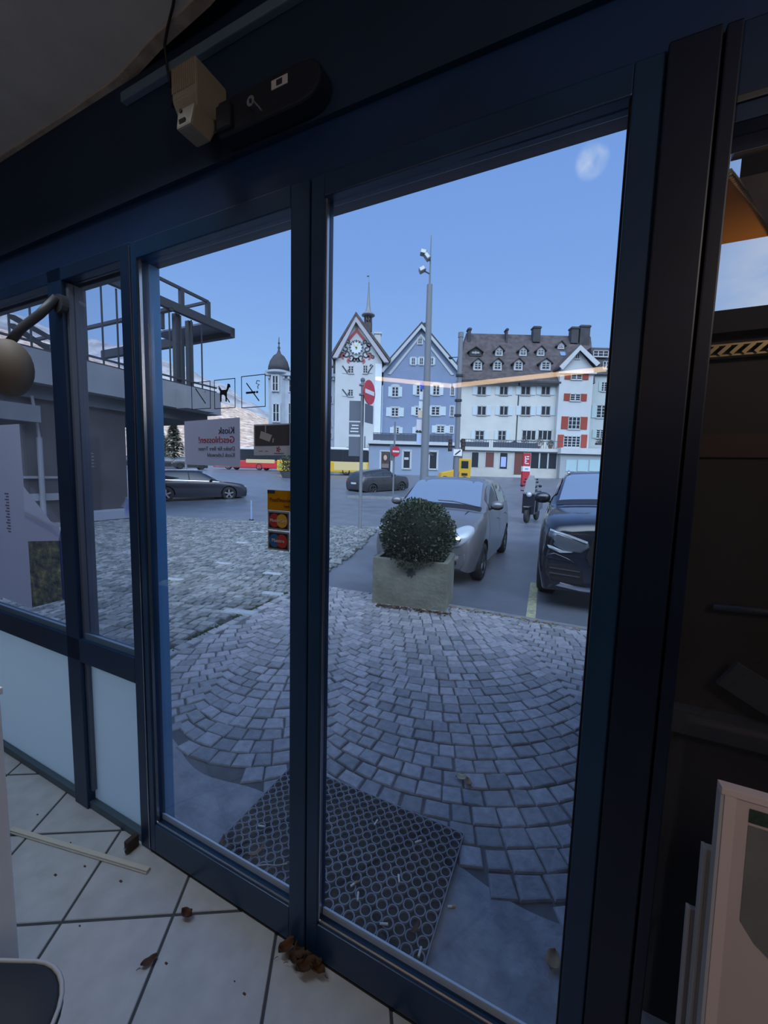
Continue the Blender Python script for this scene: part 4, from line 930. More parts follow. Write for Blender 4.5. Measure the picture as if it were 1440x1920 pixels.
ray_patch(bvh, ell(0, .56, .24, .035, pw=.6), 'y', 1, .006).build('grille', blk, kia); ray_patch(bvh, ell(0, .66, .045, .025), 'y', 1, .010, .004).build('badge', chrome, kia, smooth=True)
ray_patch(bvh, ell(0, .335, .34, .07, pw=.5), 'y', 1, .010).build('lower_grille', blk, kia); ray_patch(bvh, [(-.26, .43), (.26, .43), (.26, .53), (-.26, .53)], 'y', 1, .014).build('number_plate', plate_m, kia)
mirrors(kia, lf, 4.45, kia_p)
wp = MB(); wp.tube([(.62, .93, 1.055), (.2, .985, 1.12), (-.05, .99, 1.125)], .011, 6); wp.build('wiper', blk, kia); wp = MB(); wp.tube([(.05, .90, 1.065), (-.35, .985, 1.12), (-.55, .98, 1.09)], .011, 6); wp.build('wiper', blk, kia)
MB().cyl((.1, 1.62, 1.475), (.1, 1.70, 1.60), .006, .003, 6).build('aerial', blk, kia)
lf.patch(3.86, 4.12, 4.0, 6, .008, 3, 8, full=True).build('cowl', blk, kia, smooth=True)
for sg in (1, -1): lf.patch(2.6, 3.6, 4.35, 4.42, .003, 8, 1, side=sg).build('bonnet_gap', blk, kia)
# ---------------------------------------------------------------- black SUV at the right
gk = pm('black_metallic_paint', (.012, .014, .022), rough=.16, metal=.0, coat=.6, spec=.5)
M_ = [(0.00, [(0, .27), (.72, .27), (.80, .52), (.66, .86), (.48, .93), (.25, .96), (0, .97)]),
      (.07, [(0, .22), (.82, .22), (.885, .55), (.79, .94), (.58, 1.02), (.3, 1.05), (0, 1.06)]),
      (.34, [(0, .21), (.87, .21), (.925, .60), (.875, 1.01), (.66, 1.085), (.34, 1.12), (0, 1.13)]),
      (.85, [(0, .21), (.885, .21), (.945, .62), (.89, 1.07), (.70, 1.135), (.36, 1.165), (0, 1.175)]),
      (1.32, [(0, .21), (.885, .21), (.945, .62), (.885, 1.10), (.77, 1.17), (.4, 1.205), (0, 1.215)]),
      (2.05, [(0, .22), (.885, .22), (.945, .62), (.885, 1.12), (.68, 1.55), (.4, 1.615), (0, 1.63)]),
      (2.9, [(0, .22), (.885, .22), (.945, .62), (.885, 1.13), (.68, 1.58), (.4, 1.63), (0, 1.645)]),
      (3.75, [(0, .22), (.885, .22), (.945, .62), (.88, 1.15), (.66, 1.53), (.38, 1.58), (0, 1.59)]),
      (4.32, [(0, .25), (.87, .25), (.93, .62), (.85, 1.15), (.6, 1.40), (.36, 1.45), (0, 1.46)]),
      (4.6, [(0, .35), (.8, .35), (.88, .62), (.78, 1.05), (.5, 1.12), (.3, 1.14), (0, 1.14)]),
      (4.66, [(0, .4), (.74, .4), (.8, .62), (.7, .95), (.45, 1.0), (.25, 1.0), (0, 1.0)])]
rz = math.radians(-24.5); mx_, my_ = park(2.18, 5.30, -.90, .84, rz)
mer, lf, bvh = make_car('suv_car', M_, gk, (.84, 3.71), .362, 'black SUV parked facing the shop beside the right door stile', loc=(mx_, my_, -.035), rz=rz, ws=(4, 5), side=(4.42, 8.0), rear=(8, 9), doors=(4.3, 5.8, 7.0), rim=rim_d, ww=.24, group=None)
for sg in (1, -1):
    ray_patch(bvh, [(sg * x, z) for x, z in ((.38, .77), (.46, .70), (.62, .70), (.74, .76), (.82, .87), (.80, .945), (.70, .93), (.52, .86), (.40, .83))], 'y', 1, .006, .012).build('headlight', pm('dark_lamp_glass', (.16, .18, .21), rough=.1, metal=.5), mer, smooth=True)
    ray_patch(bvh, [(sg * x, z) for x, z in ((.40, .835), (.60, .90), (.80, .945), (.80, .925), (.60, .875), (.41, .815))], 'y', 1, .022).build('light_strip', lampg, mer)
    ray_patch(bvh, [(sg * x, z) for x, z in ((.55, .70), (.68, .685), (.80, .73), (.82, .76), (.76, .75), (.66, .715))], 'y', 1, .018).build('light_strip', lampg, mer)
    ray_patch(bvh, [(sg * x, z) for x, z in ((.50, .58), (.74, .61), (.82, .60), (.80, .66), (.74, .68), (.60, .63))], 'y', 1, .012).build('bumper_highlight', gk, mer, smooth=True)
    ray_patch(bvh, [(sg * x, z) for x, z in ((.42, .34), (.74, .36), (.82, .46), (.80, .55), (.60, .55), (.44, .50))], 'y', 1, .006).build('air_intake', blk, mer)
    for z in (.42, .48): ray_patch(bvh, [(sg * x, zz) for x, zz in ((.46, z), (.78, z + .015), (.78, z + .028), (.46, z + .012))], 'y', 1, .015).build('intake_slat', pm('dark_chrome', (.25, .25, .27), rough=.3, metal=.9), mer)
ray_patch(bvh, [(-.36, .56), (.36, .56), (.41, .66), (.36, .86), (.30, .90), (-.30, .90), (-.36, .86), (-.41, .66)], 'y', 1, .008).build('grille', blk, mer)
for k in range(-7, 8):
    x = k * .045; ray_patch(bvh, [(x - .006, .60), (x + .006, .60), (x + .006, .86), (x - .006, .86)], 'y', 1, .024).build('grille_bar', chrome, mer)
ray_patch(bvh, ell(0, .72, .085, .085), 'y', 1, .034, .01).build('badge', chrome, mer, smooth=True)
ray_patch(bvh, [(-.70, .30), (-.45, .27), (.45, .27), (.70, .30), (.66, .325), (.45, .30), (-.45, .30), (-.66, .325)], 'y', 1, .02).build('skid_strip', chrome, mer)
ray_patch(bvh, [(-.32, .36), (.32, .36), (.28, .50), (-.28, .50)], 'y', 1, .006).build('lower_intake', blk, mer); ray_patch(bvh, [(-.26, .44), (.26, .44), (.26, .55), (-.26, .55)], 'y', 1, .022).build('number_plate', plate_m, mer)
mirrors(mer, lf, 4.5, gk, size=(.12, .08, .085)); lf.patch(3.86, 4.12, 4.0, 6, .008, 3, 8, full=True).build('cowl', blk, mer, smooth=True)
for sg in (1, -1):
    MB().tube([tuple(Vector((sg * 1, 1, 1)) * lf.P(u, 4.25) + Vector((0, 0, .035))) if False else (sg * lf.P(u, 4.2).x, lf.P(u, 4.2).y, lf.P(u, 4.2).z + .035) for u in (4.98, 5.3, 6, 7, 7.8)], .014, 8).build('roof_rail', chrome, mer, smooth=True)
# ---------------------------------------------------------------- dark estate car driving past on the left
vp = pm('dark_blue_paint', (.018, .020, .036), rough=.25, coat=.5)
V = [(0.00, [(0, .25), (.62, .25), (.70, .45), (.60, .63), (.42, .68), (.2, .70), (0, .71)]),
     (.10, [(0, .19), (.76, .19), (.83, .45), (.76, .70), (.55, .76), (.3, .79), (0, .80)]),
     (.42, [(0, .17), (.84, .17), (.90, .50), (.85, .80), (.64, .86), (.34, .89), (0, .90)]),
     (.95, [(0, .17), (.86, .17), (.916, .52), (.875, .87), (.68, .93), (.36, .955), (0, .96)]),
     (1.40, [(0, .17), (.86, .17), (.916, .52), (.88, .91), (.75, .965), (.4, .995), (0, 1.0)]),
     (2.12, [(0, .17), (.865, .17), (.916, .52), (.88, .94), (.63, 1.34), (.37, 1.43), (0, 1.45)]),
     (2.9, [(0, .17), (.865, .17), (.916, .52), (.88, .96), (.64, 1.38), (.37, 1.465), (0, 1.48)]),
     (3.8, [(0, .18), (.865, .18), (.916, .52), (.875, .98), (.62, 1.35), (.36, 1.43), (0, 1.44)]),
     (4.3, [(0, .20), (.85, .20), (.90, .52), (.85, .99), (.58, 1.25), (.34, 1.32), (0, 1.33)]),
     (4.68, [(0, .28), (.80, .28), (.86, .52), (.79, .95), (.5, 1.02), (.3, 1.04), (0, 1.05)]),
     (4.77, [(0, .34), (.74, .34), (.79, .52), (.70, .85), (.45, .9), (.25, .9), (0, .9)])]
# wheels on the right-hand side of the car face the shop
rz = math.radians(180 - 53); vx_, vy_ = park(-7.75, 19.55, -.90, .95, rz)
vw, lf, bvh = make_car('estate_car', V, vp, (.95, 3.74), .335, 'dark blue estate car driving past on the left', loc=(vx_, vy_, -.035), rz=rz, ws=(4, 5), side=(4.42, 8.3), rear=(8, 9), doors=(4.3, 5.9, 7.1), ww=.22)
for sg in (1, -1):
    ray_patch(bvh, [(sg * x, z) for x, z in ((.50, .60), (.72, .60), (.82, .68), (.80, .76), (.68, .74), (.52, .68))], 'y', 1, .006, .01).build('headlight', lampg, vw, smooth=True)
    lf.patch(4.0, 8.3, 3.0, 3.06, .010, 20, 1, side=sg).build('window_strip', chrome, vw)
    MB().tube([(sg * lf.P(u, 4.3).x, lf.P(u, 4.3).y, lf.P(u, 4.3).z + .03) for u in (4.98, 5.3, 6, 7, 8.2)], .016, 6).build('roof_rail', chrome, vw, smooth=True)
    lf.patch(4.02, 5.0, 3.92, 4.10, .010, 10, 2, side=sg).build('screen_pillar', pm('bright_pillar', (.55, .58, .62), rough=.2, metal=.7), vw, smooth=True)
ray_patch(bvh, [(-.5, .60), (.5, .60), (.48, .68), (-.48, .68)], 'y', 1, .006).build('grille', blk, vw); mirrors(vw, lf, 4.5, vp)
# ---------------------------------------------------------------- dark compact crossover in the middle distance
sp_ = pm('dark_grey_paint', (.028, .028, .033), rough=.3, coat=.4)
S = [(y * .89, [(x * .955, z * .955) for x, z in pr]) for y, pr in M_]
rz = math.radians(180 - 47); sx_, sy_ = park(-.70, 24.48, -.88, 3.30, rz)
suv, lf, bvh = make_car('crossover_car', S, sp_, (.76, 3.30), .335, 'dark grey crossover driving away in the middle distance', loc=(sx_, sy_, .335), rz=rz, ws=(4, 5), side=(4.42, 8.0), rear=(8, 9), doors=(4.3, 5.8, 7.0), ww=.21, rim=rim_d)
suv.rotation_euler = (math.radians(-3.2), 0, rz)
for sg in (1, -1):
    ray_patch(bvh, [(sg * x, z) for x, z in ((.55, .84), (.76, .86), (.78, .98), (.60, .96))], 'y', -1, .01).build('tail_light', red_l, suv)
    lf.patch(4.0, 8.3, 3.0, 3.06, .010, 20, 1, side=sg).build('window_strip', pm('dark_chrome', (0, 0, 0)), suv)
ray_patch(bvh, [(-.25, .70), (.25, .70), (.25, .80), (-.25, .80)], 'y', -1, .01).build('number_plate', plate_m, suv); mirrors(suv, lf, 4.5, sp_)
# ---------------------------------------------------------------- far parked cars
for lb, x, y, a, in (('dark car farthest left in the distant row behind the estate car', -33.5, 56, 2.2), ('distant parked car second in the row beyond the estate car', -28.6, 56, 2.2), ('distant parked car third in the row beyond the estate car', -24.0, 53, 2.2)):
    c = copy_tree(suv); c.location = (x, y, tz(y) - .03); c.rotation_euler = (0, 0, a); c['label'] = lb; c['group'] = 'parked cars in the distance'
# ---------------------------------------------------------------- buses and post van
def make_bus(name, L, Wd, H, lower, upper, loc, rz, label, skirt=.95, extra=None, z0=.28):
    r = empty(name, loc, rz, label, 'bus', 'buses at the far stops'); h = Wd / 2
    MB().box(0, L, -h, h, z0, skirt).build('lower_body', lower, r, bevel=.12); MB().box(.05, L - .05, -h + .02, h - .02, skirt - .1, H - .12).build('window_band', pm('bus_glass', (.025, .03, .038), rough=.12), r, bevel=.12)
    MB().box(.02, L - .02, -h, h, H - .30, H).build('roof', upper, r, bevel=.12)
    for sg in (-1, 1):
        for x in (2.3, L - 2.6):
            wl_ = make_wheel(r, x, 0, .48, .3, rim_m, 1); wl_.location = (x, sg * (h - .14), .48); wl_.rotation_euler.z = PI / 2 if sg > 0 else -PI / 2
        for i in range(1, 7): x = L * i / 7; MB().box(x - .06, x + .06, sg * (h - .01) - .012, sg * (h - .01) + .012, skirt, H - .3).build('window_post', blk if extra is None else extra, r)
    MB().box(L - .06, L + .01, -h + .15, h - .15, 1.0, H - .35).build('windscreen', pm('bus_glass', (0, 0, 0)), r, bevel=.03)
    for y in (-h + .25, h - .45): MB().box(L - .02, L + .03, y, y + .2, .55, .72).build('headlight', lampg, r)
    return r
yel = pm('post_yellow', (.62, .36, .02), rough=.4); wh_r = pm('bus_white', (.62, .64, .66), rough=.4); redp = pm('bus_red', (.52, .03, .035), rough=.4)
bus = make_bus('post_bus', 10.5, 2.5, 3.15, yel, wh_r, (-12.5, 46.4, 1.22), math.radians(4), 'yellow bus with dark windows standing before the clock gate', skirt=1.55)
MB().box(6.5, 10.3, -1.262, -1.252, .55, 1.5).build('side_panel', pm('pale_yellow', (.60, .47, .22), rough=.5), bus)
rb = make_bus('red_bus', 9.5, 2.5, 3.1, redp, wh_r, (-24.2, 57.0, 1.52), math.radians(-8), 'red bus with a grey lower panel far left of the gate', skirt=1.35)
MB().box(.4, 3.6, -1.262, -1.252, .4, 1.2).build('side_panel', pm('grey_panel', (.35, .36, .40), rough=.5), rb); MB().box(5, 9.2, -1.262, -1.252, 1.0, 1.5).build('side_panel', pm('cream_panel', (.60, .45, .22), rough=.5), rb)
pv = empty('loader_vehicle', (5.25, 33.2, tz(33.2) - .03), math.radians(8), 'small yellow utility vehicle behind the grey hatchback', 'vehicle')
MB().hexa([(-.75, -.5, .35), (.9, -.5, .35), (.9, .6, .35), (-.75, .6, .35), (-.6, -.45, .95), (.7, -.45, 1.25), (.7, .55, 1.25), (-.6, .55, .95)]).build('bonnet', yel, pv, bevel=.05)
MB().box(.75, 1.85, -.55, .65, .35, 2.15).build('cab', yel, pv, bevel=.05); MB().box(1.0, 1.6, -.57, -.5, 1.35, 1.95).build('cab_window', pm('bus_glass', (0, 0, 0)), pv); MB().box(1.05, 1.55, -.58, -.5, .75, .95).build('vent', blk, pv)
for x in (-.35, 1.3):
    for sg in (-1, 1): make_wheel(pv, x, sg * .52, .34, .22, rim_d, 1).rotation_euler.z = PI / 2 if sg > 0 else -PI / 2
# ================================================================== the square: helpers
def at(px, py, y):
    """a point of the photograph at distance y -> x, z"""
    d = _f + _r * ((px - 720) / FPX) - _u * ((py - 960) / FPX); k = y / d.y
    return d.x * k, EYE + d.z * k
pane_m = pm('house_pane', (.030, .036, .045), rough=.12, spec=.6); wfr = pm('white_window_frame', (.48, .50, .51), rough=.6)
lint = pm('pale_surround', (.42, .45, .48), rough=.8)
def win(parent, px0, px1, py0, py1, Y, yl, frame=wfr, shut=None, sw=.42, nx=2, nz=3, surround=None, arch=False, name='window', open_=True, sill=True):
    """window in a facade whose front is at local y = yl; pixel corners at distance Y; parent sits at ox"""
    ox, oy, oz = parent.location; x0, z1 = at(px0, py0, Y); x1, z0 = at(px1, py1, Y); x0 -= ox; x1 -= ox; z0 -= oz; z1 -= oz
    w = x1 - x0; f = min(.09, w * .09); m = MB()
    m.box(x0, x0 + f, yl - .05, yl + .02, z0, z1); m.box(x1 - f, x1, yl - .05, yl + .02, z0, z1); m.box(x0, x1, yl - .05, yl + .02, z0, z0 + f); m.box(x0, x1, yl - .05, yl + .02, z1 - f, z1)
    for i in range(1, nx): x = x0 + w * i / nx; b = f * (.6 if nx > 2 or i != 1 else .8); m.box(x - b, x + b, yl - .05, yl, z0, z1)
    for i in range(1, nz): z = z0 + (z1 - z0) * i / nz; m.box(x0, x1, yl - .045, yl, z - f * .35, z + f * .35)
    if sill: m.box(x0 - .08, x1 + .08, yl - .14, yl + .02, z0 - .09, z0)
    o = m.build(name, frame, parent); MB().box(x0 + f, x1 - f, yl - .02, yl + .02, z0 + f, z1 - f).build('pane', pane_m, o)
    if surround:
        s = MB(); t = .16; s.box(x0 - t, x0, yl - .03, yl + .02, z0 - t, z1 + t); s.box(x1, x1 + t, yl - .03, yl + .02, z0 - t, z1 + t); s.box(x0, x1, yl - .03, yl + .02, z1, z1 + t); s.box(x0, x1, yl - .03, yl + .02, z0 - t, z0)
        if arch: s.prism([(x0 - t, z1 + t)] + [(x0 + w / 2 - math.cos(a * PI / 8) * (w / 2 + t), z1 + t + math.sin(a * PI / 8) * .22) for a in range(9)] + [(x1 + t, z1 + t)], 'y', yl - .03, yl + .02)
        s.build('surround', surround, o)
    if shut:
        for sg in (-1, 1):
            s = MB(); a, b = (x0 - sw * w - .03, x0 - .03) if sg < 0 else (x1 + .03, x1 + sw * w + .03)
            s.box(a, b, yl - .08, yl - .02, z0, z1)
            for i in range(8): z = z0 + (z1 - z0) * (i + .5) / 8; s.box(a + .05, b - .05, yl - .10, yl - .08, z - .03, z + .03)
            s.build('shutter', shut, o)
    return o
def house(name, px0, px1, pyb, Y, label, cat='house', group='old houses across the square'):
    x0, z0 = at(px0, pyb, Y); x1, _ = at(px1, pyb, Y); r = empty(name, ((x0 + x1) / 2, Y, min(z0, tz(Y) - .03)), 0, label, cat, group); return r, x1 - x0
def L(r, px, py, Y): x, z = at(px, py, Y); return x - r.location.x, z - r.location.z
roof_m = pm('brown_roof_tiles', (.075, .062, .063), rough=.85, var=.45, scale=1.6, bump=.5, bscale=9)
roof_d = pm('dark_slate_roof', (.045, .045, .052), rough=.8, var=.3, scale=1.4, bump=.3, bscale=9)
whitew = pm('white_render', (.48, .50, .51), rough=.9, var=.06, scale=.5); cream = pm('cream_render', (.53, .535, .51), rough=.9, var=.08, scale=.5)
bluew = pm('blue_render', (.19, .24, .35), rough=.9, var=.07, scale=.6); stonew = pm('pale_stone', (.36, .40, .45), rough=.9, var=.12, scale=.8)
greenw = pm('pale_green_render', (.43, .48, .47), rough=.9, var=.05, scale=.5); shut_w = pm('pale_shutter', (.52, .60, .64), rough=.7); shut_r = pm('red_shutter', (.30, .05, .03), rough=.7)
brown_d = pm('brown_door', (.13, .045, .035), rough=.6); rail_d = pm('dark_railing', (.055, .07, .10), rough=.6)
# ---------------------------------------------------------------- corner building with a domed turret
Y = 61.0; r, w = house('corner_building', 503, 700, 893, Y, 'pale stone corner building with a small dome left of the clock gate', 'building')
x0, zt = L(r, 503, 700, Y); x1, _ = L(r, 640, 700, Y); MB().box(x0, x1, 0, 12, 0, zt).build('wall', stonew, r)
m = MB(); _, zc = L(r, 503, 692, Y); m.box(x0 - .5, x1, -.5, .2, zt - .35, zt + .1); 
for i in range(16): x = x0 + i * .75; m.box(x, x + .3, -.35, 0, zt - .8, zt - .35)
m.build('cornice', stonew, r)
_, zr = L(r, 560, 672, Y); xr0, _ = L(r, 541, 690, Y); m = MB(); m.hexa([(xr0, .2, zt), (x1, .2, zt), (x1, 11, zt), (xr0, 11, zt), (xr0 + .6, 1.6, zr + .3), (x1, 1.6, zr + .3), (x1, 9, zr + .3), (xr0 + .6, 9, zr + .3)]); m.build('roof', roof_d, r)
xc, _ = L(r, 520, 700, Y); R_ = 1.55; m = MB(); m.cyl((xc, .9, 0), (xc, .9, zt + .3), R_, n=12); m.lathe([(R_ + .05, zt - .2), (R_ + .5, zt + .05), (R_ + .5, zt + .35), (R_, zt + .5)], (xc, .9, 0), 24); m.build('turret', stonew, r)
_, zd = L(r, 518, 660, Y); h = zd - zt; m = MB(); m.lathe([(R_ + .1, zt + .4), (R_ + .02, zt + .4 + h * .25), (R_ * .86, zt + .4 + h * .5), (R_ * .55, zt + .4 + h * .75), (R_ * .22, zt + h * 1.0), (.12, zt + h * 1.2), (.22, zt + h * 1.28), (.08, zt + h * 1.36), (.05, zt + h * 1.75), (.0, zt + h * 1.8)], (xc, .9, 0), 20); m.build('dome', roof_d, r, smooth=True)
MB().sphere((xc, .9, zt + h * 1.5), .16, 10).build('finial', roof_d, r)
for a, b, c, d in ((513, 524, 706, 735), (542, 549, 712, 735), (514, 526, 758, 792), (541, 549, 756, 795), (514, 526, 815, 850)): win(r, a, b, c, d, Y, -.7 if a < 530 else 0, surround=lint, nz=2)
for a, b, c, d in ((613, 622, 672, 684), (613, 623, 692, 712), (613, 623, 742, 756), (613, 622, 790, 800), (613, 622, 812, 822)): win(r, a, b, c, d, Y, 0, surround=lint, nz=2)
win(r, 543, 551, 677, 687, Y, .6, nz=2, name='dormer_window')
# ---------------------------------------------------------------- the gate tower with the painted clock
Y = 57.0; r, w = house('clock_gate', 629, 716, 893, Y, 'white gate tower with a painted clock and a needle spire', 'tower')
x0, ze = L(r, 629, 676, Y); x1, _ = L(r, 716, 676, Y); xa, za = L(r, 668, 600, Y); D = 9.0
m = MB(); m.prism([(x0, 0), (x1, 0), (x1, ze), (xa, za), (x0, ze)], 'y', 0, D); m.build('wall', whitew, r)
m = MB(); xl, zl = L(r, 621, 667, Y); xr, zr = L(r, 733, 676, Y); _, zap = L(r, 668, 588, Y)
m.hexa([(xl, -.7, zl), (xa, -.7, zap), (xa, D + .5, zap), (xl, D + .5, zl), (xl + .12, -.7, zl - .38), (xa, -.7, zap - .5), (xa, D + .5, zap - .5), (xl + .12, D + .5, zl - .38)])
m.hexa([(xa, -.7, zap), (xr, -.7, zr), (xr, D + .5, zr), (xa, D + .5, zap), (xa, -.7, zap - .5), (xr - .12, -.7, zr - .38), (xr - .12, D + .5, zr - .38), (xa, D + .5, zap - .5)]); m.build('roof', roof_m, r)
# soffit boards just under the roof, pale
m = MB(); m.prism([(xl + .25, zl - .40), (xa, zap - .52), (xa, zap - 1.3), (xl + .95, zl - .40)], 'y', -.62, -.02); m.prism([(xa, zap - .52), (xr - .25, zr - .40), (xr - .95, zr - .40), (xa, zap - 1.3)], 'y', -.62, -.02); m.build('soffit', pm('pale_soffit', (.40, .38, .42), rough=.8), r)
xc, zc = L(r, 668, 652, Y); px_ = Y / FPX; rad = 14.0 * px_
ck = MB(); disc(ck, xc, zc, rad, -.03, n=40); ck = ck.build('clock_face', pm('dial_pale', (.60, .66, .68), rough=.8), r)
dk = pm('painted_black', (.06, .065, .08), rough=.9); rd = pm('painted_red', (.42, .10, .10), rough=.9); gd = pm('gilt', (.65, .55, .28), rough=.5)
m = MB()
for k in range(24):
    a = 2 * PI * k / 24; l0, l1 = rad * (.80 if k % 2 else .68), rad * .97; q = .07 if k % 2 else .12
    d = Vector((math.cos(a), 0, math.sin(a))); n_ = Vector((-math.sin(a), 0, math.cos(a))) * q; c0 = Vector((xc, -.05, zc)); m.quad(c0 + d * l0 - n_, c0 + d * l1 - n_, c0 + d * l1 + n_, c0 + d * l0 + n_)
m.build('hour_marks', dk, ck)
for a, l, q in ((2.25, .85, .10), (1.15, .62, .13)):
    m = MB(); d = Vector((math.cos(a), 0, math.sin(a))); n_ = Vector((-math.sin(a), 0, math.cos(a))) * q; c0 = Vector((xc, -.07, zc)); m.quad(c0 - d * .2 - n_, c0 + d * rad * l - n_ * .4, c0 + d * rad * l + n_ * .4, c0 - d * .2 + n_); m.build('clock_hand', gd, ck)
# painted ornament: red roof lines, scrolls under the dial
m = MB(); xk, zk = L(r, 669, 616, Y)
for sg in (-1, 1):
    m.quad((xk, -.03, zk), (xk + sg * 1.35, -.03, zk - 1.55), (xk + sg * 1.05, -.03, zk - 1.75), (xk, -.03, zk - .55))
m.build('painted_gable', rd, r)
MB().quad((xk - .2, -.035, zk - .1), (xk + .2, -.035, zk - .1), (xk + .13, -.035, zk + .7), (xk - .13, -.035, zk + .7)).build('painted_finial', pm('painted_ochre', (.30, .26, .16), rough=.9), r)
def scroll(mb, cx, cz, r0, turns, a0, sg, wd, y):
    n = 22; P = []
    for i in range(n + 1): t = i / n; a = a0 + sg * turns * 2 * PI * t; q = r0 * (1 - .72 * t); P.append((Vector((cx + q * math.cos(a), y, cz + q * math.sin(a))), Vector((math.cos(a), 0, math.sin(a)))))
    for (p, e), (p2, e2) in zip(P, P[1:]): mb.quad(p - e * wd, p2 - e2 * wd, p2 + e2 * wd, p + e * wd)
orn = MB(); orr = MB()
for sg in (-1, 1):
    for k, (dx, dz, r0) in enumerate(((19, 2, 6.5), (22, -6, 5), (17, 11, 7), (9, 18, 6.5), (25, 12, 4.5), (16, -10, 4), (30, 16, 3.5), (3, 22, 4))):
        scroll(orn, xc + sg * dx * px_, zc - dz * px_, r0 * px_, 1.1, PI / 2 - sg * (k * .7), -sg, .10, -.04)
    for dx, dz, r0 in ((22, 14, 6), (12, 22, 5)): scroll(orr, xc + sg * dx * px_, zc - dz * px_, r0 * px_, .6, -PI / 2, sg, .10, -.045)
orn.build('painted_scrolls', dk, r); orr.build('painted_red_scrolls', rd, r)
stripe = MB
for (a, b, c, d) in ((653, 663, 686, 700), (681, 689, 685, 700), (653, 662, 730, 743)):
    o = win(r, a, b, c, d, Y, 0, nz=3, surround=None, sill=True); 
    left = a != 681; q0, q1 = (a - 11, a - 1) if left else (b + 1, b + 10); xs0, z1 = L(r, q0, c, Y); xs1, z0 = L(r, q1, d, Y)
    MB().box(xs0, xs1, -.06, -.02, z0, z1).build('shutter', whitew, o); m = MB(); ww_ = (xs1 - xs0)
    pa, pb = ((xs0, z1), (xs1, z0)) if left else ((xs0, z0), (xs1, z1)); v = Vector((pb[0] - pa[0], 0, pb[1] - pa[1])).normalized(); n_ = Vector((-v.z, 0, v.x)) * .16
    for off in (0.0, .42):
        a_ = Vector((pa[0], -.07, pa[1])) + (n_ * off * 4 if off else Vector()); b_ = Vector((pb[0], -.07, pb[1])) + (n_ * off * 4 if off else Vector())
        if off: a_ = a_ + v * .9
        m.quad(a_ - n_ * .6, b_ - n_ * .6, b_ + n_ * .6, a_ + n_ * .6)
    m.build('shutter_stripe', dk, o)
ag, zg = L(r, 655, 838, Y); m = MB(); m.prism([(ag - 1.3, 0), (ag + 1.3, 0)] + [(ag + 1.3 * math.cos(a * PI / 10), zg - 1.3 + 1.3 * math.sin(a * PI / 10)) for a in range(11)], 'y', -.05, .2); m.build('gate_opening', pm('gate_dark', (.03, .035, .04), rough=1), r)
m = MB(); m.box(x1 - .9, x1 + .04, -.06, .5, 0, ze - .3); m.build('corner_strip', pm('pale_quoin', (.62, .66, .70), rough=.9, var=.06, scale=1), r)
# belfry and spire
xb, zb = L(r, 690, 612, Y); yb = 4.0; k = (Y + yb) / Y; xb = (r.location.x + xb) * k - r.location.x; P_ = lambda py: (at(690, py, Y + yb)[1] - r.location.z)
t = MB(); t.cyl((xb, yb, P_(622)), (xb, yb, P_(607)), .62, n=8); t.build('belfry_base', roof_m, r)
for i in range(8): a = 2 * PI * i / 8 + .2; MB().cyl((xb + .52 * math.cos(a), yb + .52 * math.sin(a), P_(608)), (xb + .52 * math.cos(a), yb + .52 * math.sin(a), P_(594)), .09, n=6).build('belfry_post', roof_m, r)
MB().lathe([(0.05, P_(604)), (.28, P_(603)), (.24, P_(599)), (.12, P_(597)), (.02, P_(596))], (xb, yb, 0), 14).build('bell', pm('bell_bronze', (.12, .10, .07), rough=.4, metal=.8), r, smooth=True)
t = MB(); t.lathe([(.55, P_(594)), (1.0, P_(592)), (.98, P_(590)), (.45, P_(585)), (.28, P_(575)), (.17, P_(555)), (.06, P_(532)), (.12, P_(530)), (.05, P_(528)), (.03, P_(516)), (0, P_(515))], (xb, yb, 0), 12); t.build('spire', pm('spire_metal', (.19, .20, .24), rough=.5), r, smooth=True)
MB().box(xb - .3, xb + .02, yb - .03, yb + .03, P_(519), P_(517)).build('weather_vane', roof_d, r)
xh, zh = L(r, 707, 640, Y); _, zh2 = L(r, 707, 614, Y); m = MB(); m.box(xh - .45, xh + .45, 2.5, 3.4, zh - .6, zh2); m.box(xh - .55, xh + .55, 2.4, 3.5, zh2, zh2 + .25); m.build('chimney', whitew, r)
# ---------------------------------------------------------------- blue gabled house
Y = 57.6; r, w = house('blue_house', 719, 861, 893, Y, 'blue rendered gabled house with white window surrounds'); D = 10
x0, ze = L(r, 719, 692, Y); x1, _ = L(r, 861, 692, Y); xa, za = L(r, 790, 611, Y)
MB().prism([(x0, 0), (x1, 0), (x1, ze), (xa, za), (x0, ze)], 'y', 0, D).build('wall', bluew, r)
xl, zl = L(r, 713, 693, Y); xr, zr = L(r, 866, 695, Y); _, zap = L(r, 790, 605, Y); m = MB()
m.hexa([(xl, -.5, zl), (xa, -.5, zap), (xa, D, zap), (xl, D, zl), (xl, -.5, zl - .3), (xa, -.5, zap - .35), (xa, D, zap - .35), (xl, D, zl - .3)]); m.hexa([(xa, -.5, zap), (xr, -.5, zr), (xr, D, zr), (xa, D, zap), (xa, -.5, zap - .35), (xr, -.5, zr - .3), (xr, D, zr - .3), (xa, D, zap - .35)]); m.build('roof', roof_d, r)
m = MB()
for sg, xe, z_ in ((-1, xl, zl), (1, xr, zr)):
    m.prism([(xe, z_ - .28), (xa, zap - .33), (xa, zap - .85), (xe - sg * .4, z_ - .50)], 'y', -.52, -.35); m.prism([(xe - sg * 1.1, z_ - .60), (xa, zap - 1.5), (xa, zap - 1.9), (xe - sg * 1.5, z_ - .68)], 'y', -.10, -.02)
m.build('barge_board', lint, r)
for c_ in ((735, 747, 725, 744), (781, 793, 722, 741), (812, 824, 721, 741), (846, 851, 724, 741)): win(r, *c_, Y, 0, surround=lint, arch=True, shut=None if c_[0] > 840 else shut_w, sw=.5)
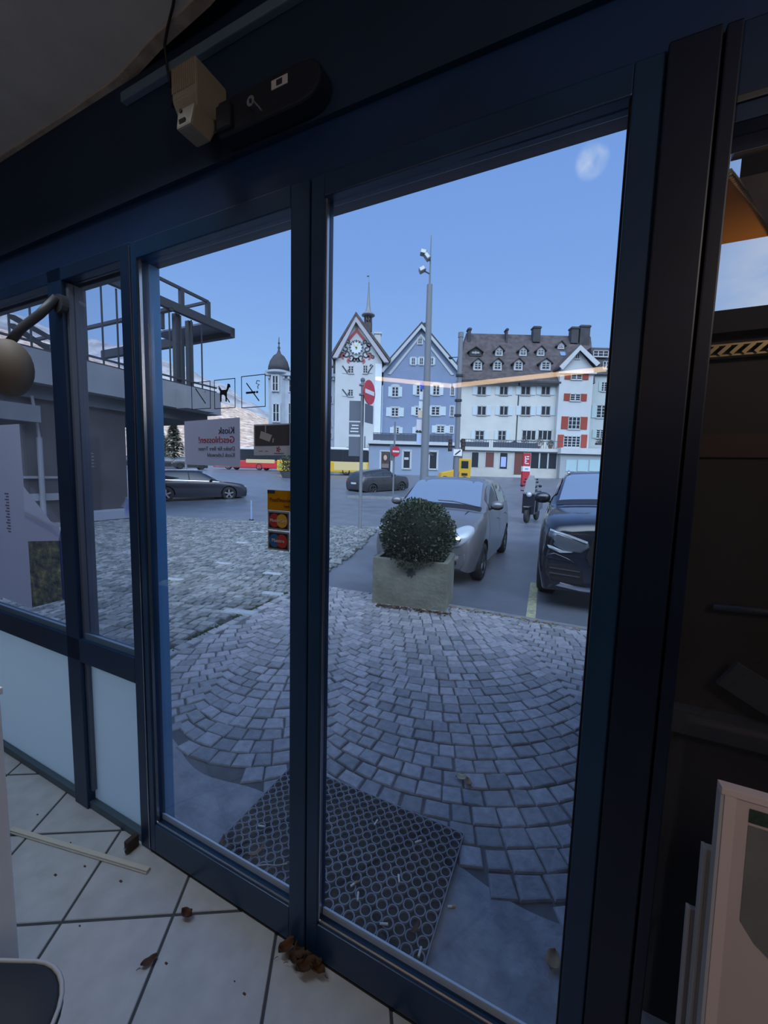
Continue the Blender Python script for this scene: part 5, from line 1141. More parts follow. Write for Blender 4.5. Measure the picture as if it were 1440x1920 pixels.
for c_ in ((734, 747, 764, 781), (779, 789, 763, 779), (809, 824, 762, 779), (845, 850, 762, 780)): win(r, *c_, Y, 0, surround=lint, shut=None if c_[0] > 840 else shut_w, sw=.7)
for c_ in ((738, 748, 801, 813), (780, 790, 801, 813), (819, 833, 798, 812), (844, 849, 799, 812)): win(r, *c_, Y, 0, surround=lint, shut=None if c_[0] > 840 else shut_w, sw=.6)
win(r, 784, 791, 634, 645, Y, 0, surround=lint, nz=2); 
for c_ in ((772, 778, 671, 684), (787, 793, 671, 684), (806, 812, 671, 684)): win(r, *c_, Y, 0, surround=lint, shut=shut_w, sw=.5, nz=2)
MB().box(xa + .5, xa + .8, 2, 2.3, za, za + 1.2).build('flue', roof_d, r)
# its low shop in front
Y = 53.5; r, w = house('shop_annex', 694, 851, 893, Y, 'low blue shop annex with a dark terrace railing before the blue house', 'shop', None)
x0, zt = L(r, 694, 833, Y); x1, zt1 = L(r, 851, 835, Y); zt = (zt + zt1) / 2; MB().box(x0, x1, 0, 3.6, 0, zt).build('wall', pm('annex_blue', (.23, .285, .38), rough=.9, var=.06, scale=.6), r)
MB().box(x0 - .3, x1 + .3, -.35, 3.7, zt, zt + .42).build('cornice', whitew, r); MB().box(x0 - .1, x1 + .1, -.05, -.01, zt - .25, zt).build('shadow_band', rail_d, r)
for a, b in ((x0 + .4, x0 + 3.2), (x0 + 3.5, x0 + 7.6), (x0 + 8.0, x1 - .3)):
    m = MB(); m.box(a, b, 0, .05, zt + .5, zt + 1.35); n_ = int((b - a) / .5)
    for i in range(n_ + 1): x = a + (b - a) * i / n_; m.box(x - .03, x + .03, -.04, .08, zt + .42, zt + 1.45)
    m.box(a, b, -.06, .1, zt + 1.42, zt + 1.5); m.build('railing', rail_d, r)
for c_, nm in (((714, 733, 846, 885), 'shop_window'), ((756, 769, 845, 879), 'shop_door'), ((805, 819, 846, 880), 'shop_window')): win(r, *c_, Y, 0, surround=lint, nx=1, nz=1, name=nm)
pp = MB(); pc_, pz = L(r, 722, 862, Y); pp.box(pc_ - .5, pc_ + .55, -.09, -.055, pz - 1.1, pz + 1.1); pw = pp.build('portrait_poster', pm('poster_dark_ground', (.05, .04, .04), rough=.6), r)
hm = MB(); hm.sphere((pc_, -.10, pz + .25), 1, 14, sc=(.42, .02, .62)); hm.build('hair', pm('poster_hair', (.045, .025, .02), rough=.6), pw); fm = MB(); fm.sphere((pc_ + .02, -.115, pz + .28), 1, 14, sc=(.24, .02, .36)); fm.build('face', pm('poster_face', (.50, .33, .27), rough=.6), pw); MB().box(pc_ - .45, pc_ + .5, -.10, -.09, pz - 1.1, pz - .55).build('shoulders', pm('poster_dress', (.16, .13, .12), rough=.6), pw)
dx, dz = L(r, 762, 860, Y); MB().box(dx - .3, dx + .3, -.07, -.05, dz - .15, dz + .18).build('door_sign', whitew, r)
bx_, bz = L(r, 808, 852, Y); MB().rbox((bx_, -.08, bz), (.7, .03, .25), Matrix.Rotation(.6, 3, 'Y')).build('bird_sign', dk, r)
# ---------------------------------------------------------------- long white house with dormers
Y = 58.0; r, w = house('white_house', 862, 1047, 897, Y, 'long cream house with a dormered brown roof and a planted terrace'); D = 12
x0, ze = L(r, 862, 713, Y); x1, ze1 = L(r, 1047, 707, Y); MB().box(x0, x1, 0, D, 0, ze).build('wall', cream, r)
_, zrr = L(r, 960, 640, Y); yr = 6.0; zr_ = at(960, 627, Y + yr)[1] - r.location.z; xr1 = at(1108, 627, Y + yr)[0] - r.location.x; xl1 = at(874, 627, Y + yr)[0] - r.location.x
m = MB(); m.quad((x0 - .4, -.7, ze - .1), (x1 + 5, -.7, ze - .1), (xr1, yr, zr_), (xl1, yr, zr_)); m.quad((x0 - .4, D + .5, ze - .1), (xl1, yr, zr_), (xr1, yr, zr_), (x1 + 5, D + .5, ze - .1)); m.quad((x0 - .4, -.7, ze - .1), (xl1, yr, zr_), (x0 - .4, D + .5, ze - .1)); m.quad((x1 + 5, -.7, ze - .1), (x1 + 5, D + .5, ze - .1), (xr1, yr, zr_)); m.quad((x0 - .4, -.7, ze - .1), (x0 - .4, D + .5, ze - .1), (x1 + 5, D + .5, ze - .1), (x1 + 5, -.7, ze - .1)); m.build('roof', roof_m, r)
MB().box(x0 - .5, x1 + .1, -.85, -.65, ze - .28, ze - .02).build('gutter', roof_d, r)
def roof_y(z): return -.7 + (yr + .7) * (z - ze + .1) / (zr_ - ze + .1)
def dormer(px, py0, py1, hw=.62, wm=lint):
    z0 = at(px, py1, Y + 1)[1] - r.location.z
    for _ in range(4): yy = roof_y(z0); z0 = at(px, py1, Y + yy)[1] - r.location.z
    z1 = at(px, py0, Y + yy)[1] - r.location.z; xx = at(px, py1, Y + yy)[0] - r.location.x
    o = MB().prism([(xx - hw, z0), (xx + hw, z0), (xx + hw, z1 - .55), (xx, z1), (xx - hw, z1 - .55)], 'y', yy - .15, yy + 2.0).build('dormer', wm, r)
    m = MB()
    for sg in (-1, 1): m.beam((xx, yy + .8, z1 + .12), (xx + sg * (hw + .22), yy + .8, z1 - .72), 2.4, .14, up=(0, 1, 0))
    m = MB()
    for sg in (-1, 1): m.hexa([(xx, yy - .4, z1 + .05), (xx + sg * (hw + .28), yy - .4, z1 - .72), (xx + sg * (hw + .28), yy + 2.2, z1 - .72), (xx, yy + 2.2, z1 + .05), (xx, yy - .4, z1 + .20), (xx + sg * (hw + .28), yy - .4, z1 - .56), (xx + sg * (hw + .28), yy + 2.2, z1 - .56), (xx, yy + 2.2, z1 + .20)])
    m.build('dormer_roof', roof_m, o); m = MB(); m.box(xx - hw * .62, xx + hw * .62, yy - .19, yy - .15, z0 + .25, z1 - .55); m.build('pane', pane_m, o)
    m = MB(); m.box(xx - .05, xx + .05, yy - .22, yy - .19, z0 + .25, z1 - .55)
    for q in (.33, .66): z = z0 + .25 + (z1 - .8 - z0) * q; m.box(xx - hw * .62, xx + hw * .62, yy - .22, yy - .19, z - .04, z + .04)
    m.build('glazing_bars', wfr, o)
for px in (895, 932, 971): dormer(px, 673, 695)
dormer(1022, 673, 695, .75)
for px in (935, 980, 1013): dormer(px, 650, 668, .55)
dormer(891, 652, 668, .9, roof_d); dormer(1051, 641, 655, .5)
_s = MB(); zs = at(1055, 664, Y + 3.3)[1] - r.location.z; xs_ = at(1055, 664, Y + roof_y(zs))[0] - r.location.x; _s.rbox((xs_, roof_y(zs) - .05, zs), (.8, .9, .1), Matrix.Rotation(math.atan2(zr_ - ze, yr + .7), 3, 'X')); _s.build('skylight', pm('skylight_glass', (.30, .42, .62), rough=.1, metal=.5), r)
for px, t_, b_, hw in ((880, 616, 636, .22), (950, 617, 645, .12), (1006, 613, 630, .55), (1077, 614, 632, .55), (1096, 611, 645, .75)):
    xx, z1 = at(px, t_, Y + 5); z0 = at(px, b_, Y + 5)[1]; m = MB(); m.box(xx - r.location.x - hw, xx - r.location.x + hw, 4.6, 5.6, z0 - r.location.z - 1, z1 - r.location.z); m.box(xx - r.location.x - hw - .1, xx - r.location.x + hw + .1, 4.5, 5.7, z1 - r.location.z - .3, z1 - r.location.z - .1); m.build('chimney', roof_d, r)
brown_p = pm('brown_curtained_pane', (.10, .06, .05), rough=.4)
for py0, py1, dz_ in ((724, 741, 0), (761, 779, 0)):
    for a, b in ((895, 911), (937, 952), (977, 994), (1015, 1031)): win(r, a, b, py0, py1, Y, 0, frame=pm('grey_window_frame', (.36, .36, .36), rough=.7), shut=shut_w, sw=.48, nx=2, nz=1)
for a, b in ((891, 907), (934, 948)): win(r, a, b, 807, 826, Y, 0, frame=pm('grey_window_frame', (0, 0, 0)), shut=shut_w, sw=.4, nx=2, nz=2)
for a, b in ((979, 1004), (1009, 1034)): win(r, a, b, 806, 826, Y, 0, nx=3, nz=1)
MB().box(x0 + 8.5, x0 + 8.65, -.06, 0, 3, ze).build('drainpipe', roof_d, r)
# terrace slab on the projecting ground floor
Yf = 55.6; xs0, zs0 = at(868, 843, Yf); xs1, _ = at(1053, 843, Yf); m = MB(); zl_ = at(960, 846, Yf)[1] - r.location.z; xs0 -= r.location.x; xs1 -= r.location.x; yo = Yf - Y
m.box(xs0, xs1, yo, 0, 0, zl_); m.build('ground_floor', pm('ground_floor_render', (.45, .45, .42), rough=.9, var=.1, scale=.6), r); MB().box(xs0 - .2, xs1 + .2, yo - .35, 0, zl_, zl_ + .45).build('terrace_slab', pm('terrace_edge', (.52, .52, .50), rough=.9), r)
m = MB(); m.box(xs0, xs1, yo - .2, yo - .15, zl_ + 1.45, zl_ + 1.52); m.box(xs0 + .3, xs0 + 3.6, yo - .12, yo + .1, zl_ + .45, zl_ + 1.15); m.box(xs0 + 4.2, xs1 - 3.4, yo - .12, yo + .1, zl_ + .45, zl_ + 1.2)
for i in range(int((xs1 - xs0) / .35)): x = xs0 + i * .35; m.box(x - .02, x + .02, yo - .19, yo - .16, zl_ + .45, zl_ + 1.5)
m.build('terrace_railing', rail_d, r)
def gwin(px0, px1, py0, py1, nm, nx=1, frame=None, pane=None):
    rr_ = r; x0_, z1_ = at(px0, py0, Yf); x1_, z0_ = at(px1, py1, Yf); x0_ -= rr_.location.x; x1_ -= rr_.location.x; z0_ -= rr_.location.z; z1_ -= rr_.location.z; m = MB(); f = .12
    m.box(x0_ - f, x0_, yo - .06, yo + .02, z0_, z1_ + f); m.box(x1_, x1_ + f, yo - .06, yo + .02, z0_, z1_ + f); m.box(x0_, x1_, yo - .06, yo + .02, z1_, z1_ + f)
    for i in range(1, nx): x = x0_ + (x1_ - x0_) * i / nx; m.box(x - .1, x + .1, yo - .06, yo + .02, z0_, z1_)
    o = m.build(nm, frame or lint, r); MB().box(x0_, x1_, yo - .03, yo + .01, z0_, z1_).build('door_panel' if pane else 'pane', pane or pane_m, o); return o
gwin(885, 896, 848, 876, 'shop_window'); gwin(911, 925, 848, 876, 'house_door', pane=brown_d); gwin(938, 950, 849, 879, 'shop_window'); gwin(965, 979, 848, 890, 'house_door', pane=brown_d); gwin(996, 1042, 849, 879, 'shop_window', nx=3)
qx, qz = at(944, 866, Yf - .1); MB().box(qx - r.location.x - .35, qx - r.location.x + .35, yo - .09, yo - .04, qz - r.location.z - .7, qz - r.location.z + .7).build('window_poster', pm('pale_blue_poster', (.36, .42, .68), rough=.6), r)
# potted plants along the terrace
rg = random.Random(31)
def leafy(mb, c, rx, ry, rz_, n, l, rg):
    for _ in range(n):
        v = Vector((rg.gauss(0, 1), rg.gauss(0, 1), rg.gauss(0, 1))).normalized() * (rg.random() ** .35); p = Vector(c) + Vector((v.x * rx, v.y * ry, v.z * rz_)); a = Vector((rg.gauss(0, 1), rg.gauss(0, 1), rg.gauss(0, 1))).normalized(); b = a.cross(Vector((rg.gauss(0, 1), rg.gauss(0, 1), rg.gauss(0, 1)))).normalized() * .4
        mb.quad(p - a * l, p - b * l, p + a * l, p + b * l)
pl_g = [rnd_island('terrace_green', (.03, .045, .025), (.08, .09, .05), rough=.8, bump=0), rnd_island('terrace_dry', (.07, .06, .06), (.15, .12, .11), rough=.8, bump=0)]
for i, (px, wd, hh, k, lb) in enumerate(((868, .7, .8, 0, 'dark green potted shrub at the left end of the cream house terrace'), (966, .9, .75, 0, 'green potted shrub in the middle of the cream house terrace'), (985, 1.3, 1.5, 1, 'bare brownish shrub left of the terrace bay windows'), (1012, 1.5, 1.3, 1, 'bare brownish shrub before the terrace bay windows'), (1034, 1.0, 1.0, 0, 'dark shrub near the right end of the cream house terrace'))):
    x, _ = at(px, 838, Yf + .5); z = zl_ + .45 + r.location.z; q = empty('potted_shrub', (x, Yf + .9, z), 0, lb, 'plant', 'potted plants on the terrace')
    MB().lathe([(.18, 0), (.28, .35), (.30, .38), (.25, .38), (.2, .30), (0, .3)], n=14).build('pot', pm('terracotta', (.20, .10, .07), rough=.8), q); m = MB(); leafy(m, (0, 0, .35 + hh * .5), wd * .5, .4, hh * .55, 260, .10, rg); m.build('foliage', pl_g[k], q)
# ---------------------------------------------------------------- white gabled house with red shutters
Y = 57.2; r, w = house('gabled_house', 1048, 1114, 897, Y, 'narrow white gabled house with brick red shutters'); D = 9
x0, ze = L(r, 1051, 690, Y); x1, _ = L(r, 1114, 690, Y); xa, za = L(r, 1084, 655, Y); MB().prism([(x0, 0), (x1, 0), (x1, ze), (xa, za), (x0, ze)], 'y', 0, D).build('wall', whitew, r)
xl, zl = L(r, 1045, 689, Y); xr, zr = L(r, 1121, 683, Y); _, zap = L(r, 1084, 649, Y); m = MB()
m.hexa([(xl, -.6, zl), (xa, -.6, zap), (xa, D, zap), (xl, D, zl), (xl, -.6, zl - .3), (xa, -.6, zap - .35), (xa, D, zap - .35), (xl, D, zl - .3)]); m.hexa([(xa, -.6, zap), (xr, -.6, zr), (xr, D, zr), (xa, D, zap), (xa, -.6, zap - .35), (xr, -.6, zr - .3), (xr, D, zr - .3), (xa, D, zap - .35)]); m.build('roof', roof_m, r)
m = MB()
for sg, xe, z_ in ((-1, xl, zl), (1, xr, zr)): m.prism([(xe, z_ - .02), (xa, zap - .02), (xa, zap - .75), (xe - sg * .5, z_ - .45)], 'y', -.66, -.58)
m.build('barge_board', whitew, r); MB().box(x0 - .3, x1 + .3, -.3, .02, ze - .75, ze - .55).build('string_course', whitew, r)
win(r, 1079, 1086, 664, 673, Y, 0, nz=1)
for c_ in ((1071, 1091, 698, 712), (1069, 1088, 738, 752), (1066, 1087, 781, 805)): win(r, *c_, Y, 0, shut=shut_r, sw=.55, nx=2 if c_[0] > 1066 else 3, nz=3)
win(r, 1057, 1087, 817, 839, Y, 0, nx=4, nz=4); 
for q0, q1 in ((1046, 1055), (1090, 1099)): a, z1 = L(r, q0, 815, Y); b, z0 = L(r, q1, 840, Y); MB().box(a, b, -.1, -.03, z0, z1).build('shutter', shut_r, r)
a, z1 = L(r, 1052, 843, Y - 2.5); b, z0 = L(r, 1135, 843, Y - 2.5); MB().box(a, b, -2.5, 0, 0, z1 - .2).build('annex_wall', pm('annex_grey', (.32, .34, .36), rough=.9), r); MB().box(a - .2, b, -2.9, 0, z1 - .55, z1 + .25).build('annex_cornice', whitew, r)
for q0, q1 in ((1062, 1080), (1084, 1102), (1106, 1126)):
    c0, zz1 = L(r, q0, 862, Y - 2.55); c1, zz0 = L(r, q1, 884, Y - 2.55); o = MB().box(c0, c1, -2.56, -2.5, zz0, zz1).build('annex_window', pm('pale_glass', (.38, .52, .56), rough=.15), r)
# ---------------------------------------------------------------- house with the dark mansard at the right
Y = 59.5; r, w = house('mansard_house', 1112, 1210, 897, Y, 'pale green house with a dark mansard roof at the far right')
x0, ze = L(r, 1112, 703, Y); x1, _ = L(r, 1210, 703, Y); MB().box(x0, x1, 0, 9, 0, ze).build('wall', greenw, r); _, zt = L(r, 1130, 647, Y)
MB().hexa([(x0, -.4, ze), (x1, -.4, ze), (x1, 9, ze), (x0, 9, ze), (x0, 1.2, zt), (x1, 1.2, zt), (x1, 8, zt), (x0, 8, zt)]).build('roof', roof_d, r)
win(r, 1115, 1143, 655, 668, Y, .35, nx=3, nz=2, name='dormer_window'); win(r, 1131, 1142, 677, 692, Y, 0.0, nx=2, nz=2, name='dormer_window')
for c_ in ((1128, 1137, 716, 734), (1119, 1136, 759, 784), (1118, 1132, 805, 822)): win(r, *c_, Y, 0, shut=pm('green_shutter', (.42, .54, .54), rough=.7), sw=.45, nx=2, nz=4)
xh, zh = L(r, 1122, 832, Y); q = empty('hedge_box', (r.location.x + xh, Y - 2.2, zh + r.location.z - .35), 0, 'dark clipped hedge box on the terrace below the mansard house', 'plant'); m = MB(); leafy(m, (0, 0, .5), 1.6, .4, .7, 500, .12, rg); m.build('foliage', pl_g[0], q); MB().box(-1.5, 1.5, -.3, .3, -.0, .3).build('trough', roof_d, q)
# ================================================================== mountains, trees
def hill(name, pts, Y, depth, base, mat, label, nseg=8, amp=.05):
    P = [(at(px, py, Y)) for px, py in pts]; mb = MB(); xs = []
    for (xa, za), (xb, zb) in zip(P, P[1:]):
        for i in range(nseg): t = i / nseg; xs.append((xa + (xb - xa) * t, za + (zb - za) * t))
    xs.append(P[-1]); rows = 14; n = len(xs); hmax = max(z for _, z in xs)
    for j in range(rows + 1):
        f = j / rows
        for x, z in xs:
            nn = noise.noise(Vector((x * .012, f * 3, 1.7))) + .5 * noise.noise(Vector((x * .04, f * 8, 4.1)))
            h = base + (z - base) * f; yy = Y - depth * (1 - f) + nn * depth * .10 * (1 - f) * 2; sc = yy / Y
            mb.v.append((x * sc if j < rows else x, yy, h * (sc if False else 1) + (nn * hmax * amp if 0 < j else 0)))
    for j in range(rows):
        for i in range(n - 1): a = j * n + i; mb.f.append((a, a + 1, a + n + 1, a + n)); mb.m.append(0)
    o = mb.build(name, mat, smooth=True); return tag(o, label, 'mountain', kind='structure')
mtn = bpy.data.materials.new('peach_lit_slope'); mtn.use_nodes = True; N, L_ = nodes_of(mtn); b = N['Principled BSDF']; b.inputs['Roughness'].default_value = 1
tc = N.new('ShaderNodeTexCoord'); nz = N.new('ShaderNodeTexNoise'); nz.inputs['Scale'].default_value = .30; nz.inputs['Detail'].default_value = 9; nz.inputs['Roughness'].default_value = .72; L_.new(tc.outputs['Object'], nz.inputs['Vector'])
rp = N.new('ShaderNodeValToRGB'); L_.new(nz.outputs[0], rp.inputs[0]); e = rp.color_ramp.elements; e[0].position = .38; e[0].color = (.26, .20, .19, 1); e[1].position = .62; e[1].color = (.78, .66, .56, 1); q = e.new(.5); q.color = (.60, .40, .27, 1)  # peach tones put warm sunlight into the slope's colour
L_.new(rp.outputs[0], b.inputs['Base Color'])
far_m = pm('far_snow_ridge', (.50, .48, .47), rough=1, var=.35, scale=.08, alt=(.20, .19, .20))
hill('mountain_ridge', [(-260, 470), (0, 585), (60, 600), (130, 640), (240, 655), (330, 690), (420, 715), (455, 742), (500, 768), (560, 800), (640, 860)], 420, 200, 0, far_m, 'snowy grey mountain ridge behind the square on the left')
hill('lit_hillside', [(-150, 600), (0, 620), (120, 655), (250, 690), (330, 720), (400, 748), (470, 768), (520, 790), (600, 850)], 260, 130, 2, mtn, 'snowy hillside coloured peach for sunlight, behind the square on the left')
hill('right_hillside', [(1120, 800), (1250, 770), (1500, 740), (1900, 690), (2400, 650)], 300, 150, 2, pm('wooded_slope', (.07, .08, .085), rough=1, var=.4, scale=.06, alt=(.14, .14, .15)), 'dim wooded hillside beyond the houses on the right')
def conifer(px, pyt, pyb, Y, hw, label):
    x, zt = at(px, pyt, Y); zb = tz(Y) - .03; q = empty('conifer_tree', (x, Y, zb), 0, label, 'tree', 'trees far left'); h = zt - zb; m = MB(); rg = random.Random(int(px))
    for _ in range(1500):
        f = rg.random() ** .8; rr = hw * (1 - f) * .9 + .25; a = rg.uniform(0, 6.28); k = rg.random() ** .4; p = Vector((rr * k * math.cos(a), rr * k * math.sin(a), .12 * h + f * h * .88)); d = Vector((math.cos(a), math.sin(a), -.3 + rg.uniform(-.3, .3))).normalized(); s_ = d.cross(Vector((0, 0, 1))).normalized() * .16; l = .38; m.quad(p - d * l, p - s_, p + d * l, p + s_)
    m.build('foliage', pl_g[0], q); MB().cyl((0, 0, 0), (0, 0, h * .9), .18, .05, 8).build('trunk', pm('bark', (.06, .045, .035), rough=1), q)
conifer(325, 790, 872, 62, 2.4, 'dark conifer seen under the left concrete terrace'); conifer(300, 805, 872, 66, 2.6, 'dark conifer half hidden by the left door jamb')
# far pots with shrubs on the street island
q = empty('street_planter', (at(544, 893, 37)[0], 37, tz(37) - .03), 0, 'big dark shrub in a street planter left of the door seam', 'plant'); m = MB(); leafy(m, (0, 0, 1.25), 1.0, .9, 1.0, 700, .13, random.Random(4)); m.build('foliage', pl_g[0], q); MB().lathe([(.7, 0), (.95, .55), (1.0, .6), (.9, .6), (.8, .5), (0, .5)], n=18).build('tub', pm('dark_tub', (.07, .08, .09), rough=.8), q)
m = MB(); leafy(m, (-.75, -.8, 1.05), .22, .2, .3, 90, .10, random.Random(5)); m.build('yellow_blossom', pm('yellow_leaf', (.55, .55, .16), rough=.7), q)
# ================================================================== station building with the roof terrace on the left
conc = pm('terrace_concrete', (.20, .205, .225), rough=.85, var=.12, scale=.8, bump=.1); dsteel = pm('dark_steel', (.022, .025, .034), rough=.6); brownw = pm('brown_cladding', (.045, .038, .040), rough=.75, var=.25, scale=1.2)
def WB(name, label, cat): return wthing(name, -11.0, 0, -.03, label, cat)
sb = WB('station_building', 'concrete station building with a roof terrace seen through the left panes', 'building')
MB().box(-9, 0, -6, 9.7, 3.48, 4.26).build('parapet', conc, sb); 
m = MB()
for t in (-3.5, -1.4, .7, 2.8, 4.9, 7.0, 9.0): m.box(.0, .012, t, t + .03, 3.5, 4.24)
m.build('panel_joints', pm('joint_dark', (.12, .12, .13), rough=.9), sb)
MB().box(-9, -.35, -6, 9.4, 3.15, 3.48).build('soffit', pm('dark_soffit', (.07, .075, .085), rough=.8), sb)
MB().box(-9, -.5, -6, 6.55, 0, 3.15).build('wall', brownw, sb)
MB().box(-.5, -.44, 5.0, 5.75, .28, 2.36).build('notice_board', pm('board_black', (.025, .022, .024), rough=.4), sb)
m = MB()
for i in range(5): m.box(-.44, -.432, 5.1 + .04 * (i % 2), 5.62, 1.5 + i * .09, 1.53 + i * .09)
m.build('board_writing', pm('board_grey', (.14, .13, .14), rough=.8), sb)
MB().box(-.5, .1, 4.9, 6.6, .05, .28).build('plinth', pm('pale_plinth', (.22, .235, .28), rough=.8), sb)
MB().box(-.5, -.40, -5, 4.85, 1.18, 1.24).build('handrail', pm('pale_rail', (.20, .20, .22), rough=.5), sb); MB().box(-.48, -.40, -5, 4.8, .62, .80).build('low_rail', pm('pale_rail', (0, 0, 0)), sb)
MB().cyl((-.35, 4.35, 0), (-.35, 4.35, 2.2), .06, n=10).build('downpipe', pm('pale_rail', (0, 0, 0)), sb); MB().cyl((-.35, 4.35, 2.2), (-.35, 4.25, 3.2), .035, n=10).build('conduit', pm('pale_rail', (0, 0, 0)), sb)
MB().box(-.45, -.1, -4, 4.3, 2.55, 2.95).build('shutter_box', pm('grey_shutter_box', (.12, .125, .14), rough=.7), sb)
bx = MB(); bx.box(.0, .5, 7.9, 9.0, 3.45, 4.05); bx.build('terrace_lamp_box', conc, sb)
for (t0, t1) in ((-5, 9.6),):
    m = MB(); m.beam((-.1, t0, 4.44), (-.1, t1, 4.44), .05, .05); m.beam((-.1, t0, 4.30), (-.1, t1, 4.30), .03, .03); m.build('terrace_rail', dsteel, sb)
for i in range(26):
    t = -1.0 + i * .40; MB().beam((-.1, t, 4.26), (-.1, t, 6.45), .035, .035).build('terrace_bar', dsteel, sb)
for s_, t in ((-.25, 8.15), (-.4, 8.75), (-.25, 5.05), (-.25, 1.2), (-2.6, 8.6), (-3.4, 8.9), (-4.2, 9.0), (-1.4, 9.2)): MB().beam((s_, t, 4.2), (s_, t, 6.5), .17, .17).build('terrace_post', dsteel, sb)
cp = MB(); cp.hexa([(-8, -4, 6.42), (.0, -4, 6.42), (.0, 10.3, 6.42), (-8, 10.3, 6.42), (-8, -4, 6.66), (.0, -4, 6.66), (.0, 10.3, 6.66), (-8, 10.3, 6.66)]); 
fr = MB()
fr.box(-.16, .0, -4, 10.4, 6.50, 6.76); fr.box(-8, .0, 10.2, 10.4, 6.42, 6.76); fr.box(-8, .0, 7.75, 7.87, 6.45, 6.55); fr.box(-8, 0, 4.0, 4.12, 6.45, 6.55); fr.build('canopy_frame', dsteel, sb)
m = MB(); m.box(-3.2, -.16, 9.35, 10.2, 6.62, 6.68); m.build('canopy_panel', pm('canopy_sheet', (.10, .11, .14), rough=.5), sb)
m = MB(); m.beam((-.1, -3, 7.3), (-.1, 9.3, 7.3), .07, .09); m.beam((-.1, 9.3, 7.3), (-5, 9.3, 7.3), .07, .09); m.build('upper_rail', dsteel, sb)
for s_, t in ((-.1, 8.25), (-.1, 9.28), (-.1, 5.5), (-2.5, 9.28)): MB().beam((s_, t, 6.7), (s_, t, 7.3), .13, .13).build('upper_post', dsteel, sb)
for (a, b_) in (((-.2, 3.9, 4.9), (-4.5, 7.2, 5.6)), ((-.2, 3.9, 4.7), (-4.5, 7.4, 5.0)), ((-.1, 3.1, 5.0), (-.1, 2.2, 6.5))): m = MB(); m.beam(a, b_, .10, .10); m.build('brace', dsteel, sb)
# box building closing the square at far left, in shade
# ================================================================== street furniture
gal = pm('galvanised_steel', (.16, .175, .195), rough=.6); sgn_r = pm('sign_red', (.50, .03, .05), rough=.4); sgn_w = pm('sign_white', (.70, .70, .72), rough=.4); sgn_d = pm('sign_back_grey', (.10, .115, .15), rough=.5)
def noentry(parent, c, R_, rot):
    """disc facing -y turned by rot about z"""
    o = MB(); o.cyl((0, 0, 0), (0, .02, 0), R_, n=36); d = o.build('sign_disc', sgn_r, parent, loc=c, rotz=rot); MB().box(-R_ * .78, R_ * .78, -.006, 0, -R_ * .17, R_ * .17).build('white_bar', sgn_w, d); return d
sg_ = empty('no_entry_sign', (-.65, 10.64, -.035), 0, 'tall grey pole with a red no entry disc in front of the clock gate', 'sign')
MB().cyl((0, 0, 0), (0, 0, 4.02), .045, n=16).build('pole', gal, sg_); MB().lathe([(.06, 3.95), (.06, 4.0), (.02, 4.04)], n=14).build('cap', sgn_d, sg_)
for z in (3.85, 3.6): MB().box(-.09, .10, -.06, .06, z - .02, z + .02).build('clamp', gal, sg_)
noentry(sg_, (.19, -.02, 3.66), .315, math.radians(64)); MB().box(-.22, .22, 0, .015, -.24, .24).build('side_plate', sgn_d, sg_, loc=(.19, -.02, 3.10), rotz=math.radians(64))
for z0, z1, nm in ((2.92, 3.44, 'upper_board'), (2.56, 2.88, 'letter_board'), (1.98, 2.50, 'lower_board')): MB().box(-.345, -.03, .01, .05, z0, z1).build(nm, sgn_d, sg_, bevel=.006)
m = MB()
for i in range(3): m.box(-.31 + .02 * i, -.09, .0, .01, 2.62 + i * .08, 2.65 + i * .08)
m.build('board_lettering', sgn_w, sg_)
MB().box(.07, .10, 0, .05, 2.2, 2.52).build('thin_plate', sgn_d, sg_)
s2 = empty('no_entry_sign', (.52, 23.84, tz(23.84) - .03), 0, 'smaller no entry sign beside the dark crossover', 'sign'); MB().cyl((-.0, 0, 0), (0, 0, 4.3), .05, n=12).build('pole', gal, s2); noentry(s2, (.10, -.07, 2.55), .31, math.radians(35)); MB().box(-.26, -.07, -.1, 0, 2.0, 2.95).build('side_plate', sgn_d, s2)
# tall floodlight mast with sign boards
ml = empty('light_mast', (2.20, 22.0, tz(22) - .03), 0, 'tall grey light mast with floodlights behind the hatchback', 'mast')
MB().cyl((.0, 0, 0), (-.08, 0, 11.4), .24, .145, 20).build('shaft', gal, ml, smooth=False, autosmooth=.6); MB().cyl((-.08, 0, 11.4), (-.09, 0, 13.9), .055, .02, 10).build('top_tube', gal, ml)
fl_ = pm('floodlight_grey', (.20, .21, .23), rough=.5)
for nm, z, dx, rot_ in (('upper', 12.95, -.38, .2), ('mid', 12.75, -.18, .9), ('low', 12.1, -.42, -.5)):
    f = MB(); R_ = Matrix.Rotation(rot_, 3, 'Y'); f.rbox((-.09 + dx, -.1, z), (.34, .34, .22), R_); h = f.build('floodlight', fl_, ml, bevel=.03); MB().rbox((-.09 + dx - .02, -.28, z), (.26, .02, .16), R_).build('lamp_glass', lampg, h); MB().beam((-.09, 0, z - .15), (-.09 + dx, -.08, z), .05, .05).build('bracket', dsteel, ml)
for lb, z0, z1, col, x0, x1 in (('blue_board', 5.95, 6.35, (.04, .10, .50), -.42, -.14), ('white_board', 5.40, 5.80, (.58, .62, .66), -.44, -.16), ('white_board', 4.92, 5.30, (.60, .64, .66), -.46, -.16), ('tan_board', 4.42, 4.82, (.62, .50, .36), -.48, -.16), ('pale_board', 3.75, 4.32, (.58, .56, .62), -.56, -.16), ('dark_bar', 3.62, 3.70, (.03, .03, .04), -.6, -.16), ('blue_white_board', 3.0, 3.55, (.42, .50, .68), -.52, -.18)):
    cx = (x0 + x1) / 2; MB().box(-(x1 - x0) / 2, (x1 - x0) / 2, -.015, .015, 0, z1 - z0).build(lb, pm('mast_' + str(col), col, rough=.5), ml, loc=(cx, -.05, z0), rotz=math.radians(25))
